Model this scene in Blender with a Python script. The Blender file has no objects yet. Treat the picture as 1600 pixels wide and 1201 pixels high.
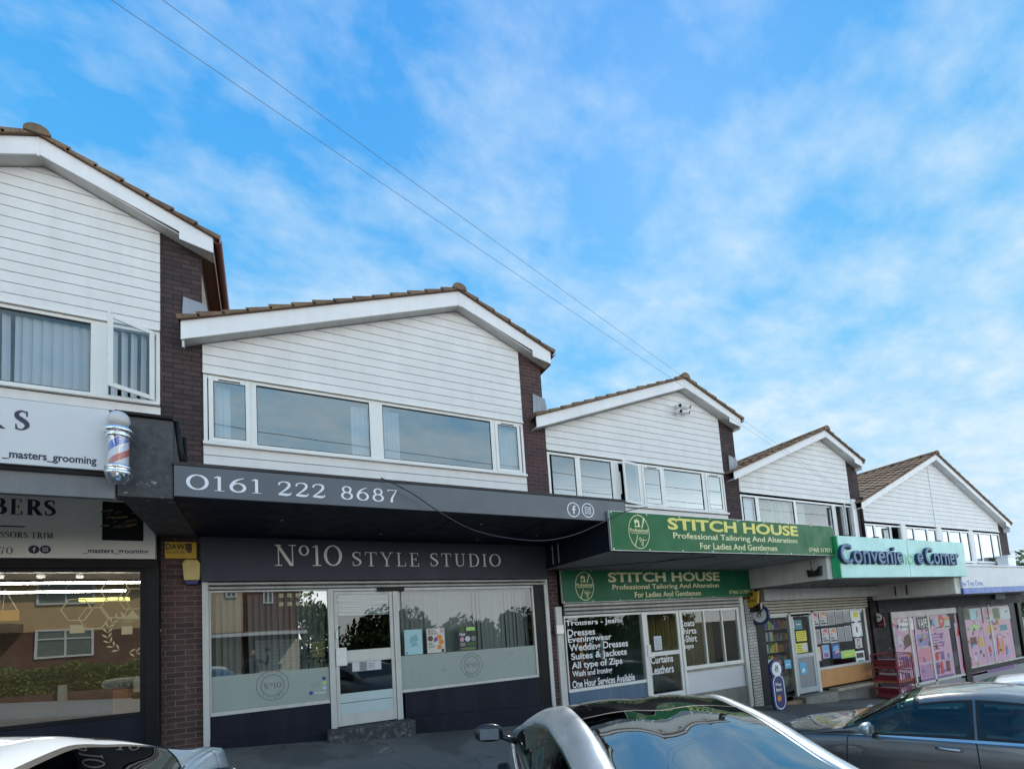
import bpy, math, random
import numpy as np
from mathutils import Vector, Matrix
random.seed(7)
rad = math.radians
SC = bpy.context.scene
COL = SC.collection
# ------------------------------------------------------------------ camera (shift lens)
CAMX, CAMY, CAMZ = 0.0, -8.0, 1.5
F_PX, CX, CY = 751.04, 800.0, 922.97
def cam_axes(yaw=0.47463767, pit=0.0869574, rol=-0.06649622):
    cy, sy, cp, sp = math.cos(yaw), math.sin(yaw), math.cos(pit), math.sin(pit)
    fwd = Vector((sy*cp, cy*cp, sp)); r0 = Vector((cy, -sy, 0)); u0 = r0.cross(fwd)
    r = math.cos(rol)*r0 + math.sin(rol)*u0; u = -math.sin(rol)*r0 + math.cos(rol)*u0
    return r, u, fwd
RR, UU, FF = cam_axes()
cd = bpy.data.cameras.new("camera"); cam = bpy.data.objects.new("camera", cd); COL.objects.link(cam)
m = Matrix((( RR.x, UU.x, -FF.x, CAMX), (RR.y, UU.y, -FF.y, CAMY), (RR.z, UU.z, -FF.z, CAMZ), (0, 0, 0, 1)))
cam.matrix_world = m
cd.sensor_fit = 'HORIZONTAL'; cd.sensor_width = 36; cd.lens = F_PX/1600*36
cd.shift_y = (CY-600.5)/1600; cd.clip_start = 0.02; cd.clip_end = 2000
SC.camera = cam
def W(px, py, Y=0.0):
    """measured photo point -> (X, Z) on the vertical plane y = Y"""
    d = RR*((px-CX)/F_PX) + UU*(-(py-CY)/F_PX) + FF
    t = (Y-CAMY)/d.y
    return CAMX+d.x*t, CAMZ+d.z*t
def WX(px, py, X):
    """measured photo point -> (Y, Z) on the vertical plane x = X"""
    d = RR*((px-CX)/F_PX) + UU*(-(py-CY)/F_PX) + FF
    t = (X-CAMX)/d.x
    return CAMY+d.y*t, CAMZ+d.z*t
# ------------------------------------------------------------------ materials
MATS = {}
def nn(nt, t, **k):
    n = nt.nodes.new(t)
    for a, b in k.items(): setattr(n, a, b)
    return n
def new_mat(name):
    m = bpy.data.materials.new(name); m.use_nodes = True; nt = m.node_tree
    return m, nt, nt.nodes['Principled BSDF']
def mixc(nt, fac, a, b, mode='MIX'):
    n = nn(nt, 'ShaderNodeMix', data_type='RGBA', blend_type=mode)
    for s, v in ((n.inputs[0], fac), (n.inputs[6], a), (n.inputs[7], b)):
        if isinstance(v, bpy.types.NodeSocket): nt.links.new(v, s)
        elif isinstance(v, (int, float)): s.default_value = v
        else: s.default_value = (*v[:3], 1)
    return n.outputs[2]
def noise(nt, scale, vec=None, detail=5, rough=.55, sc=(1, 1, 1)):
    if vec is None:
        vec = nn(nt, 'ShaderNodeNewGeometry').outputs['Position']
    mp = nn(nt, 'ShaderNodeMapping'); mp.inputs['Scale'].default_value = sc
    nt.links.new(vec, mp.inputs['Vector'])
    n = nn(nt, 'ShaderNodeTexNoise'); n.inputs['Scale'].default_value = scale
    n.inputs['Detail'].default_value = detail; n.inputs['Roughness'].default_value = rough
    nt.links.new(mp.outputs[0], n.inputs['Vector'])
    return n.outputs['Fac']
def ramp(nt, fac, stops):
    r = nn(nt, 'ShaderNodeValToRGB'); nt.links.new(fac, r.inputs[0])
    el = r.color_ramp.elements
    while len(el) < len(stops): el.new(.5)
    for e, (p, c) in zip(el, stops):
        e.position = p; e.color = (c, c, c, 1) if isinstance(c, (int, float)) else (*c, 1)
    return r.outputs[0]
def bump(nt, h, strength, dist, p):
    b = nn(nt, 'ShaderNodeBump'); b.inputs['Strength'].default_value = strength; b.inputs['Distance'].default_value = dist
    nt.links.new(h, b.inputs['Height']); nt.links.new(b.outputs[0], p.inputs['Normal'])
def M(name, col, rough=.6, metal=0, var=.12, streak=.0, grain=.0, vs=2.2, dirt=(.08, .07, .05), spec=.5, coat=0, bstr=.25, bscale=60, emit=None):
    """weathered plain surface: blotchy value change, rain streaks and fine grain"""
    if name in MATS: return MATS[name]
    m, nt, p = new_mat(name); L = nt.links
    f = ramp(nt, noise(nt, vs), [(.3, 1-var), (.7, 1+var*.35)])
    c = mixc(nt, 1.0, col, f, 'MULTIPLY')
    if streak:
        s = ramp(nt, noise(nt, 7, sc=(1, 1, .07), detail=6), [(.46, 0), (.75, streak)])
        c = mixc(nt, s, c, dirt)
        s2 = ramp(nt, noise(nt, 3.1, detail=8, rough=.7), [(.55, 0), (.8, streak*.8)])
        c = mixc(nt, s2, c, dirt)
    L.new(c, p.inputs['Base Color'])
    rr = ramp(nt, noise(nt, 5), [(.3, max(0, rough-.08)), (.7, min(1, rough+.1))])
    L.new(rr, p.inputs['Roughness'])
    p.inputs['Metallic'].default_value = metal; p.inputs['Specular IOR Level'].default_value = spec
    p.inputs['Coat Weight'].default_value = coat; p.inputs['Coat Roughness'].default_value = .03
    if grain: bump(nt, noise(nt, bscale, detail=4), bstr, grain, p)
    if emit: p.inputs['Emission Color'].default_value = (*emit[0], 1); p.inputs['Emission Strength'].default_value = emit[1]
    MATS[name] = m; return m
def brick_mat(name, c1, c2, mortar, rough=.85, msize=.012, dirt=.25, bl=.225, bh=.075, off=.5):
    if name in MATS: return MATS[name]
    m, nt, p = new_mat(name); L = nt.links
    g = nn(nt, 'ShaderNodeNewGeometry').outputs['Position']
    sx = nn(nt, 'ShaderNodeSeparateXYZ'); L.new(g, sx.inputs[0])
    ad = nn(nt, 'ShaderNodeMath', operation='ADD'); L.new(sx.outputs[0], ad.inputs[0]); L.new(sx.outputs[1], ad.inputs[1])
    cb = nn(nt, 'ShaderNodeCombineXYZ'); L.new(ad.outputs[0], cb.inputs[0]); L.new(sx.outputs[2], cb.inputs[1])
    # slightly uneven laying
    nz = nn(nt, 'ShaderNodeTexNoise'); nz.inputs['Scale'].default_value = 3; L.new(g, nz.inputs['Vector'])
    vm = nn(nt, 'ShaderNodeVectorMath', operation='MULTIPLY_ADD'); L.new(nz.outputs['Color'], vm.inputs[0])
    vm.inputs[1].default_value = (.012, .008, 0); L.new(cb.outputs[0], vm.inputs[2])
    b = nn(nt, 'ShaderNodeTexBrick'); L.new(vm.outputs[0], b.inputs['Vector'])
    b.inputs['Scale'].default_value = 1; b.inputs['Brick Width'].default_value = bl; b.inputs['Row Height'].default_value = bh
    b.inputs['Mortar Size'].default_value = msize*.5; b.inputs['Mortar Smooth'].default_value = .3; b.offset = off
    b.inputs['Color1'].default_value = (*c1, 1); b.inputs['Color2'].default_value = (*c2, 1); b.inputs['Mortar'].default_value = (*mortar, 1)
    c = mixc(nt, 1, b.outputs['Color'], ramp(nt, noise(nt, 1.7, detail=8, rough=.65), [(.25, .62), (.7, 1.15)]), 'MULTIPLY')
    c = mixc(nt, 1, c, ramp(nt, noise(nt, 90, detail=3), [(.3, .8), (.7, 1.1)]), 'MULTIPLY')
    c = mixc(nt, ramp(nt, noise(nt, 4.3, detail=9, rough=.75), [(.6, 0), (.72, dirt)]), c, (.42, .38, .34))
    L.new(c, p.inputs['Base Color']); p.inputs['Roughness'].default_value = rough
    inv = nn(nt, 'ShaderNodeMath', operation='SUBTRACT'); inv.inputs[0].default_value = 1; L.new(b.outputs['Fac'], inv.inputs[1])
    a2 = nn(nt, 'ShaderNodeMath', operation='MULTIPLY_ADD'); L.new(noise(nt, 70), a2.inputs[0]); a2.inputs[1].default_value = .35; L.new(inv.outputs[0], a2.inputs[2])
    bump(nt, a2.outputs[0], .8, .008, p)
    MATS[name] = m; return m
def glass_mat(name, tint, mirror, rough=0.0, see=.9, ripple=.0, edge=.75):
    """thin glazing: part mirror, part see-through tint; more mirror at grazing angles"""
    if name in MATS: return MATS[name]
    m = bpy.data.materials.new(name); m.use_nodes = True; nt = m.node_tree; nt.nodes.clear(); L = nt.links
    out = nn(nt, 'ShaderNodeOutputMaterial'); mix = nn(nt, 'ShaderNodeMixShader')
    gl = nn(nt, 'ShaderNodeBsdfGlossy'); gl.inputs['Roughness'].default_value = rough; gl.inputs['Color'].default_value = (.93, .97, .97, 1)
    tr = nn(nt, 'ShaderNodeBsdfTransparent'); tr.inputs['Color'].default_value = (*[v*see for v in tint], 1)
    fr = nn(nt, 'ShaderNodeLayerWeight'); pw = nn(nt, 'ShaderNodeMath', operation='POWER'); L.new(fr.outputs['Facing'], pw.inputs[0]); pw.inputs[1].default_value = 4
    ma = nn(nt, 'ShaderNodeMath', operation='MULTIPLY_ADD', use_clamp=True); L.new(pw.outputs[0], ma.inputs[0]); ma.inputs[1].default_value = edge; ma.inputs[2].default_value = mirror
    L.new(ma.outputs[0], mix.inputs[0]); L.new(tr.outputs[0], mix.inputs[1]); L.new(gl.outputs[0], mix.inputs[2]); L.new(mix.outputs[0], out.inputs[0])
    if ripple:
        b = nn(nt, 'ShaderNodeBump'); b.inputs['Strength'].default_value = ripple; b.inputs['Distance'].default_value = .02
        L.new(noise(nt, .9, detail=1), b.inputs['Height']); L.new(b.outputs[0], gl.inputs['Normal'])
    MATS[name] = m; return m

BRICK = brick_mat('dark_brick', (.085, .050, .047), (.044, .029, .030), (.020, .015, .015), msize=.014, dirt=.10)
BRICK2 = brick_mat('plum_brick', (.095, .045, .043), (.060, .032, .034), (.17, .125, .115), msize=.010, dirt=.12)
PIER = brick_mat('pier_brick', (.115, .058, .050), (.060, .035, .034), (.20, .17, .15), msize=.011, dirt=.40)
WHITEBRICK = brick_mat('white_brick', (.62, .60, .56), (.52, .50, .47), (.13, .12, .11), msize=.014, dirt=.05)
REDBRICK = brick_mat('red_brick', (.20, .072, .045), (.13, .05, .035), (.25, .2, .17), dirt=.05)
CLAD = M('white_cladding', (.75, .735, .71), .45, var=.08, streak=.13, grain=.0006, bscale=120, dirt=(.42, .41, .34))
UPVC = M('white_upvc', (.80, .79, .75), .32, var=.06, streak=.09, dirt=(.40, .38, .30))
BARGE = M('barge_white', (.82, .815, .81), .38, var=.07, streak=.13, dirt=(.40, .39, .34))
SOFF = M('soffit_white', (.62, .62, .60), .55, var=.15, streak=.15)
TILE = None
def tile_mat():
    m, nt, p = new_mat('roof_tile'); L = nt.links
    c = ramp(nt, noise(nt, 1.3, detail=9, rough=.7), [(.28, (.075, .050, .038)), (.5, (.20, .125, .08)), (.72, (.32, .22, .13))])
    c = mixc(nt, ramp(nt, noise(nt, 9, detail=6), [(.55, 0), (.7, .6)]), c, (.20, .18, .085))
    c = mixc(nt, 1, c, ramp(nt, noise(nt, 55, detail=3), [(.3, .65), (.7, 1.15)]), 'MULTIPLY')
    L.new(c, p.inputs['Base Color']); p.inputs['Roughness'].default_value = .9
    bump(nt, noise(nt, 70), .6, .006, p); return m
TILE = tile_mat()
LEAD = M('lead_flashing', (.28, .30, .33), .5, .2, var=.2, streak=.3, dirt=(.5, .5, .5))
BROWN = M('brown_board', (.15, .075, .05), .6, var=.2, streak=.2)
GUTR = M('brown_gutter', (.19, .085, .085), .4, var=.15, streak=.15)
ALU = M('aluminium', (.62, .62, .60), .36, .55, var=.1, streak=.18, dirt=(.3, .29, .26))
ALUW = M('pale_metal', (.60, .60, .57), .45, .1, var=.1, streak=.25, dirt=(.25, .23, .2))
SLAT = M('shutter_slat', (.44, .43, .40), .45, .3, var=.15, streak=.35, dirt=(.14, .12, .10))
CHAR = M('charcoal_panel', (.105, .118, .135), .38, var=.08, streak=.10, dirt=(.16, .17, .18))
CHARD = M('charcoal_fascia', (.056, .062, .082), .48, var=.12, streak=.12, dirt=(.1, .1, .1), spec=.22)
NAVY = M('navy_black_paint', (.012, .0145, .027), .5, var=.25, streak=.14, grain=.0015, dirt=(.06, .06, .07), spec=.18)
BLACK = M('black_frame', (.011, .011, .012), .45, var=.2, streak=.1, dirt=(.07, .065, .06), spec=.2)
PEEL = None
def peel_mat():
    m, nt, p = new_mat('peeling_black_paint'); L = nt.links
    f = ramp(nt, noise(nt, 9, detail=10, rough=.75, sc=(1, 1, 1.4)), [(.60, 0), (.63, 1)])
    g = nn(nt, 'ShaderNodeNewGeometry').outputs['Position']; s = nn(nt, 'ShaderNodeSeparateXYZ'); L.new(g, s.inputs[0])
    lowz = nn(nt, 'ShaderNodeMapRange'); L.new(s.outputs[2], lowz.inputs[0]); lowz.inputs[1].default_value = 3.75; lowz.inputs[2].default_value = 3.35
    c0 = ramp(nt, noise(nt, 14, detail=9, rough=.7), [(.3, (.030, .031, .034)), (.7, (.085, .085, .09))])
    mm = nn(nt, 'ShaderNodeMath', operation='MULTIPLY', use_clamp=True); L.new(f, mm.inputs[0]); L.new(lowz.outputs[0], mm.inputs[1])
    c = mixc(nt, mm.outputs[0], c0, (.45, .43, .40))
    L.new(c, p.inputs['Base Color']); p.inputs['Roughness'].default_value = .6
    bump(nt, noise(nt, 25, detail=8), .5, .01, p); return m
PEEL = peel_mat()
CREAM = M('cream_render', (.68, .655, .60), .7, var=.15, streak=.25, grain=.001, dirt=(.2, .18, .15))
SOFG = M('canopy_soffit', (.30, .29, .28), .75, var=.2, streak=.2)
CONC = M('concrete', (.26, .245, .22), .9, var=.3, streak=.35, grain=.006, bscale=25, dirt=(.12, .11, .09))
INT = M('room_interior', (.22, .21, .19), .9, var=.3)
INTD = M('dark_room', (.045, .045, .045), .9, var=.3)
INTG = M('green_room', (.10, .15, .11), .9, var=.3)
BLIND = M('blind_slat', (.36, .365, .36), .7, var=.1)
BLINDW = M('pale_blind', (.62, .64, .66), .7, var=.1)
CURT = M('net_curtain', (.70, .74, .78), .9, var=.15)
CURTG = M('green_curtain', (.42, .47, .36), .9, var=.25)
GUP = glass_mat('upper_glazing', (.75, .84, .88), .33, see=.85, ripple=.05)
GUPL = glass_mat('blind_glazing', (.85, .90, .93), .12, see=.9, ripple=.05)
GSHOP = glass_mat('shop_glazing', (.8, .86, .84), .055, see=.85, ripple=.06)
GSALON = glass_mat('salon_left_glazing', (.8, .86, .84), .21, see=.75, ripple=.05)
GBARB = glass_mat('barber_glazing', (.92, .93, .88), .26, see=.8, ripple=.05)
GCAR = glass_mat('car_glazing', (.50, .66, .58), .05, see=.85, edge=.35)
GTAIL = glass_mat('tailor_glazing', (.8, .88, .82), .055, see=.9, edge=.5)
GCARD = glass_mat('car_dark_glazing', (.05, .05, .06), .30, see=.6, edge=.6)
FROST = M('frosted_film', (.33, .385, .355), .32, var=.06, spec=.5)
WHITE = M('white_vinyl', (.82, .82, .82), .4, var=.03)
LETW = M('white_letter', (.82, .82, .86), .35, var=.03)
LETG = M('stone_grey_letter', (.84, .82, .76), .4, var=.05)
INK = M('navy_ink', (.022, .025, .055), .4, var=.05)
INKB = M('black_ink', (.02, .02, .02), .45, var=.05)
GREEN = M('green_sign', (.008, .135, .040), .42, var=.18, streak=.0, spec=.25, vs=1.2)
GREEND = M('dark_green_sign', (.010, .130, .055), .45, var=.2, spec=.25)
GOLD = M('gold_vinyl', (.80, .70, .16), .45, var=.06)
GOLDP = M('pale_gold_vinyl', (.80, .76, .42), .45, var=.06)
SIGNW = M('white_sign', (.66, .67, .68), .42, var=.05, streak=.08, dirt=(.5, .48, .42))
SIGNC = M('cream_sign', (.80, .77, .68), .42, var=.06, streak=.07, dirt=(.4, .36, .28))
MINT = M('mint_sign', (.44, .76, .70), .4, var=.14, vs=1.0, streak=.14, dirt=(.26, .74, .52))
MINTG = M('green_edge', (.03, .42, .17), .4, var=.1)
BLUEL = M('blue_letter', (.008, .10, .24), .4, var=.1)
BLUED = M('letter_shade', (.02, .035, .08), .5, var=.1)
MINTL = M('pale_green_letter', (.28, .62, .38), .4, var=.1)
YELP = M('yellow_plastic', (.62, .38, .03), .4, var=.12, streak=.2, dirt=(.25, .2, .08))
YELC = M('cream_yellow_plastic', (.66, .50, .18), .45, var=.1, streak=.2)
BLUEP = M('blue_plastic', (.02, .03, .14), .4, var=.1)
RED = M('red_print', (.55, .03, .03), .45, var=.08)
ORANGE = M('orange_print', (.75, .25, .03), .45, var=.1)
YEL = M('yellow_print', (.80, .74, .04), .5, var=.05)
SKYB = M('blue_print', (.10, .42, .70), .45, var=.1)
DEEPB = M('deep_blue_print', (.02, .07, .30), .45, var=.1)
PURP = M('purple_print', (.20, .08, .28), .45, var=.1)
PINK = M('pink_print', (.62, .30, .42), .45, var=.15)
LIME = M('lime_print', (.38, .70, .16), .45, var=.1)
TEAL = M('teal_print', (.03, .22, .25), .45, var=.1)
MAROON = M('maroon_print', (.16, .015, .03), .45, var=.1)
PALEB = M('pale_blue_paper', (.40, .64, .68), .5, var=.06)
PALEP = M('pale_panel', (.52, .62, .64), .35, var=.06, coat=.3)
GREYP = M('grey_panel', (.22, .24, .26), .4, var=.08, coat=.3)
BLUEPN = M('blue_panel', (.075, .14, .22), .4, var=.15, streak=.2, dirt=(.4, .45, .5))
PLY = M('orange_board', (.58, .28, .10), .6, var=.12, streak=.15, dirt=(.3, .14, .05))
TIMB = M('weathered_timber', (.40, .36, .28), .8, var=.25, streak=.4, grain=.003)
CHROME = M('chrome', (.85, .85, .85), .12, 1, var=.03)
CHROMED = M('dull_chrome', (.62, .62, .62), .3, 1, var=.1)
RUB = M('black_rubber', (.012, .012, .012), .6, var=.1)
PLB = M('black_plastic', (.014, .014, .016), .28, var=.1, coat=.3)
GREYF = M('grey_fabric', (.17, .18, .19), .8, var=.15)
def paint(name, col, metal=0, rough=.3, flake=0):
    m = M(name, col, rough, metal, var=.03, coat=1.0, spec=.5)
    return m
CARW = paint('white_car_paint', (.70, .72, .72), 0, .35)
CARS = paint('silver_car_paint', (.50, .54, .57), .45, .34)
CARG = paint('grey_car_paint', (.16, .158, .155), .6, .33)
CARB = paint('black_gloss', (.008, .008, .009), 0, .08)
LED = M('lit_tube', (.9, .9, .9), .4, var=0, emit=((1, .95, .84), 45))
LEDY = M('lit_yellow_tube', (.9, .85, .3), .4, var=0, emit=((.95, 1, .25), 2.0))
def noise_vec(nt):
    g = nn(nt, 'ShaderNodeNewGeometry').outputs['Position']; n = nn(nt, 'ShaderNodeTexNoise'); n.inputs['Scale'].default_value = 2.2; n.inputs['Detail'].default_value = 6; nt.links.new(g, n.inputs['Vector'])
    v = nn(nt, 'ShaderNodeVectorMath', operation='MULTIPLY_ADD'); nt.links.new(n.outputs['Color'], v.inputs[0]); v.inputs[1].default_value = (.9, .9, 0); nt.links.new(g, v.inputs[2]); return v.outputs[0]
def asphalt():
    m, nt, p = new_mat('asphalt'); L = nt.links
    c = ramp(nt, noise(nt, .9, detail=9, rough=.65), [(.3, (.12, .114, .108)), (.7, (.18, .17, .16))])
    c = mixc(nt, 1, c, ramp(nt, noise(nt, 160, detail=3), [(.3, .55), (.7, 1.5)]), 'MULTIPLY')
    c = mixc(nt, ramp(nt, noise(nt, 5, detail=9, rough=.7), [(.60, 0), (.75, .6)]), c, (.17, .16, .145))
    c = mixc(nt, ramp(nt, noise(nt, .55, detail=3), [(.56, 0), (.60, .45)]), c, (.045, .044, .045))
    vr = nn(nt, 'ShaderNodeTexVoronoi', feature='DISTANCE_TO_EDGE'); vr.inputs['Scale'].default_value = .8; L.new(noise_vec(nt), vr.inputs['Vector'])
    c = mixc(nt, ramp(nt, vr.outputs['Distance'], [(.002, .7), (.009, 0)]), c, (.05, .05, .048))
    L.new(c, p.inputs['Base Color']); p.inputs['Roughness'].default_value = .85
    bump(nt, noise(nt, 130), .5, .006, p); return m
ASPH = asphalt()
def leafm(name, a, b):
    m, nt, p = new_mat(name); L = nt.links
    c = ramp(nt, noise(nt, 2.2, detail=4), [(.3, a), (.7, b)])
    L.new(c, p.inputs['Base Color']); p.inputs['Roughness'].default_value = .6
    MATS[name] = m; return m
LEAF = leafm('leaves', (.035, .075, .012), (.10, .15, .03))
LEAFY = leafm('hedge_leaves', (.05, .085, .012), (.19, .20, .03))
BARK = M('bark', (.09, .07, .05), .9, var=.3, grain=.01)
RENDY = M('tan_render', (.60, .40, .20), .85, var=.1, grain=.002)
RENDC = M('cream_wall', (.62, .50, .33), .85, var=.1)
GARD = M('garage_door', (.72, .68, .56), .6, var=.08)
SKIN = M('skin', (.45, .27, .20), .6, var=.05)
SHIRT = M('dark_shirt', (.045, .045, .055), .9, var=.2)
TROU = M('dark_trousers', (.03, .035, .05), .9, var=.2)
# ------------------------------------------------------------------ mesh helpers
class MB:
    def __init__(s): s.v = []; s.f = []
    def add(s, vs, fs):
        n = len(s.v); s.v += [tuple(p) for p in vs]; s.f += [tuple(i+n for i in f) for f in fs]; return s
    def box(s, x0, x1, y0, y1, z0, z1):
        x0, x1 = min(x0, x1), max(x0, x1); y0, y1 = min(y0, y1), max(y0, y1); z0, z1 = min(z0, z1), max(z0, z1)
        return s.add([(x0,y0,z0),(x1,y0,z0),(x1,y1,z0),(x0,y1,z0),(x0,y0,z1),(x1,y0,z1),(x1,y1,z1),(x0,y1,z1)],
                     [(0,3,2,1),(4,5,6,7),(0,1,5,4),(1,2,6,5),(2,3,7,6),(3,0,4,7)])
    def prism(s, pts, y0, y1):
        """polygon in (x,z), counter-clockwise seen from the front, extruded in y"""
        n = len(pts); ar = sum(pts[i][0]*pts[(i+1) % n][1]-pts[(i+1) % n][0]*pts[i][1] for i in range(n))
        if ar < 0: pts = pts[::-1]
        if y0 > y1: y0, y1 = y1, y0
        v = [(x, y0, z) for x, z in pts]+[(x, y1, z) for x, z in pts]
        f = [tuple(range(n)), tuple(range(2*n-1, n-1, -1))]+[(i, i+n, (i+1) % n+n, (i+1) % n) for i in range(n)]
        return s.add(v, f)
    def prismx(s, pts, x0, x1):
        """polygon in (y,z) extruded along x"""
        n = len(pts); ar = sum(pts[i][0]*pts[(i+1) % n][1]-pts[(i+1) % n][0]*pts[i][1] for i in range(n))
        if ar < 0: pts = pts[::-1]
        v = [(x1, y, z) for y, z in pts]+[(x0, y, z) for y, z in pts]
        f = [tuple(range(n)), tuple(range(2*n-1, n-1, -1))]+[(i, i+n, (i+1) % n+n, (i+1) % n) for i in range(n)]
        return s.add(v, f)
    def tube(s, pts, r, n=8, cap=True):
        pts = [Vector(p) for p in pts]; rs = r if isinstance(r, (list, tuple)) else [r]*len(pts)
        base = len(s.v); prev = None
        for i, p in enumerate(pts):
            t = (pts[min(i+1, len(pts)-1)]-pts[max(i-1, 0)]).normalized()
            if prev is None:
                a = Vector((0, 0, 1)) if abs(t.z) < .9 else Vector((1, 0, 0)); u = t.cross(a).normalized()
            else: u = (prev-t*prev.dot(t)).normalized()
            prev = u; w = t.cross(u)
            for k in range(n):
                an = 2*math.pi*k/n; s.v.append(tuple(p+(u*math.cos(an)+w*math.sin(an))*rs[i]))
        for i in range(len(pts)-1):
            for k in range(n):
                a = base+i*n+k; b = base+i*n+(k+1) % n
                s.f.append((a, b, b+n, a+n))
        if cap:
            s.f.append(tuple(base+k for k in range(n))[::-1]); s.f.append(tuple(base+(len(pts)-1)*n+k for k in range(n)))
        return s
    def lathe(s, c, prof, n=24, axis='z'):
        """profile [(r, h)] turned about an axis through c"""
        base = len(s.v)
        for r, h in prof:
            for k in range(n):
                a = 2*math.pi*k/n; x, y = r*math.cos(a), r*math.sin(a)
                if axis == 'z': p = (c[0]+x, c[1]+y, c[2]+h)
                elif axis == 'y': p = (c[0]+x, c[1]+h, c[2]+y)
                else: p = (c[0]+h, c[1]+x, c[2]+y)
                s.v.append(p)
        for i in range(len(prof)-1):
            for k in range(n):
                a = base+i*n+k; b = base+i*n+(k+1) % n
                s.f.append((a, b, b+n, a+n) if axis != 'y' else (a, a+n, b+n, b))
        e = base+(len(prof)-1)*n
        s.f.append(tuple(base+k for k in range(n))); s.f.append(tuple(e+k for k in range(n)))
        return s
    def grid(s, rows, flip=False, wrap=False):
        base = len(s.v); n = len(rows[0])
        for r in rows: s.v += [tuple(p) for p in r]
        for i in range(len(rows)-1):
            for k in range(n-1+(1 if wrap else 0)):
                a = base+i*n+k; b = base+i*n+(k+1) % n; q = (a, b, b+n, a+n)
                s.f.append(q[::-1] if flip else q)
        return s
    def ring(s, cx, cz, ro, ri, y0, y1, n=32, a0=0, a1=360, sx=1):
        """flat ring in the facade plane"""
        full = a1-a0 >= 360; k = n if full else n+1; base = len(s.v)
        for y in (y0, y1):
            for r in (ro, ri):
                for i in range(k):
                    a = rad(a0+(a1-a0)*i/n); s.v.append((cx+r*math.cos(a)*sx, y, cz+r*math.sin(a)))
        for i in range(n):
            j = (i+1) % k
            s.f.append((base+i, base+j, base+k+j, base+k+i)); s.f.append((base+2*k+i, base+3*k+i, base+3*k+j, base+2*k+j))
            s.f.append((base+i, base+2*k+i, base+2*k+j, base+j)); s.f.append((base+k+i, base+k+j, base+3*k+j, base+3*k+i))
        return s
    def disc(s, cx, cz, r, y0, y1, n=28, sx=1):
        return s.prism([(cx+r*sx*math.cos(2*math.pi*i/n), cz+r*math.sin(2*math.pi*i/n)) for i in range(n)], y0, y1)
    def build(s, name, mat, parent=None, smooth=False, bevel=0, angle=None, recalc=False):
        if name == 'pane' and len(s.f) == 6: s.f = [s.f[2]]
        me = bpy.data.meshes.new(name)
        off = Vector((0, 0, 0))
        pp = parent
        if pp is not None: off = ORG.get(pp.name, Vector((0, 0, 0)))
        me.from_pydata([(x-off.x, y-off.y, z-off.z) for x, y, z in s.v], [], s.f)
        if isinstance(mat, (list, tuple)):
            for q in mat: me.materials.append(q)
        else: me.materials.append(mat)
        if recalc:
            import bmesh
            b = bmesh.new(); b.from_mesh(me); bmesh.ops.recalc_face_normals(b, faces=b.faces); b.to_mesh(me); b.free()
        if smooth:
            for p in me.polygons: p.use_smooth = True
        me.update()
        o = bpy.data.objects.new(name, me); COL.objects.link(o)
        if parent is not None:
            o.parent = parent; ORG[o.name] = off
        if bevel:
            bv = o.modifiers.new('bevel', 'BEVEL'); bv.width = bevel; bv.segments = 2; bv.limit_method = 'ANGLE'; bv.angle_limit = rad(40)
        return o
ORG = {}
def tag(o, label, cat, group=None, kind=None):
    if label: o['label'] = label
    if cat: o['category'] = cat
    if group: o['group'] = group
    if kind: o['kind'] = kind
    return o
def thing(name, label, cat, loc, group=None):
    o = bpy.data.objects.new(name, None); COL.objects.link(o); o.location = loc; o.empty_display_size = .2
    ORG[o.name] = Vector(loc); return tag(o, label, cat, group)
def B(x0, x1, y0, y1, z0, z1): return MB().box(x0, x1, y0, y1, z0, z1)
def clip(poly, a, b, c):
    """keep a*x+b*z<=c"""
    out = []
    for i in range(len(poly)):
        p, q = poly[i], poly[(i+1) % len(poly)]; dp = a*p[0]+b*p[1]-c; dq = a*q[0]+b*q[1]-c
        if dp <= 0: out.append(p)
        if (dp < 0 < dq) or (dq < 0 < dp):
            t = dp/(dp-dq); out.append((p[0]+(q[0]-p[0])*t, p[1]+(q[1]-p[1])*t))
    return out
# ------------------------------------------------------------------ lettering
WIRE = M('cable_sheath', (.26, .23, .21), 1.0, var=.1, spec=0)
BOARDGAP = M('board_gap', (.006, .006, .006), 1.0, var=0, spec=0)
def text_mb(txt, x0, z0, x1, z1, y, ext=.003, bold=0.0, shear=0):
    """built-in font, fitted to the box x0..x1, z0..z1 on the plane y, facing the street"""
    cu = bpy.data.curves.new('t', 'FONT'); cu.body = txt; cu.size = 1; cu.offset = bold; cu.resolution_u = 3; cu.shear = shear
    o = bpy.data.objects.new('t', cu); COL.objects.link(o)
    bpy.context.view_layer.update()
    me = bpy.data.meshes.new_from_object(o.evaluated_get(bpy.context.evaluated_depsgraph_get()))
    bpy.data.objects.remove(o); bpy.data.curves.remove(cu)
    v = [p.co.copy() for p in me.vertices]; f = [tuple(p.vertices) for p in me.polygons]; bpy.data.meshes.remove(me)
    ax, bx = min(p.x for p in v), max(p.x for p in v); az, bz = min(p.y for p in v), max(p.y for p in v)
    kx, kz = (x1-x0)/(bx-ax), (z1-z0)/(bz-az); mb = MB()
    P = [(x0+(p.x-ax)*kx, z0+(p.y-az)*kz) for p in v]; n = len(P)
    # front faces plus side walls on the outline
    cnt = {}
    for q in f:
        for i in range(len(q)):
            e = (q[i], q[(i+1) % len(q)]); cnt[e] = cnt.get(e, 0)+1
    fs = []
    for q in f:
        ar = sum(P[q[i]][0]*P[q[(i+1) % len(q)]][1]-P[q[(i+1) % len(q)]][0]*P[q[i]][1] for i in range(len(q)))
        fs.append(q if ar > 0 else q[::-1])
    for (a, b) in cnt:
        if (b, a) not in cnt: fs.append((a, a+n, b+n, b))
    mb.add([(x, y-ext, z) for x, z in P]+[(x, y, z) for x, z in P], fs)
    return mb
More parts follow.
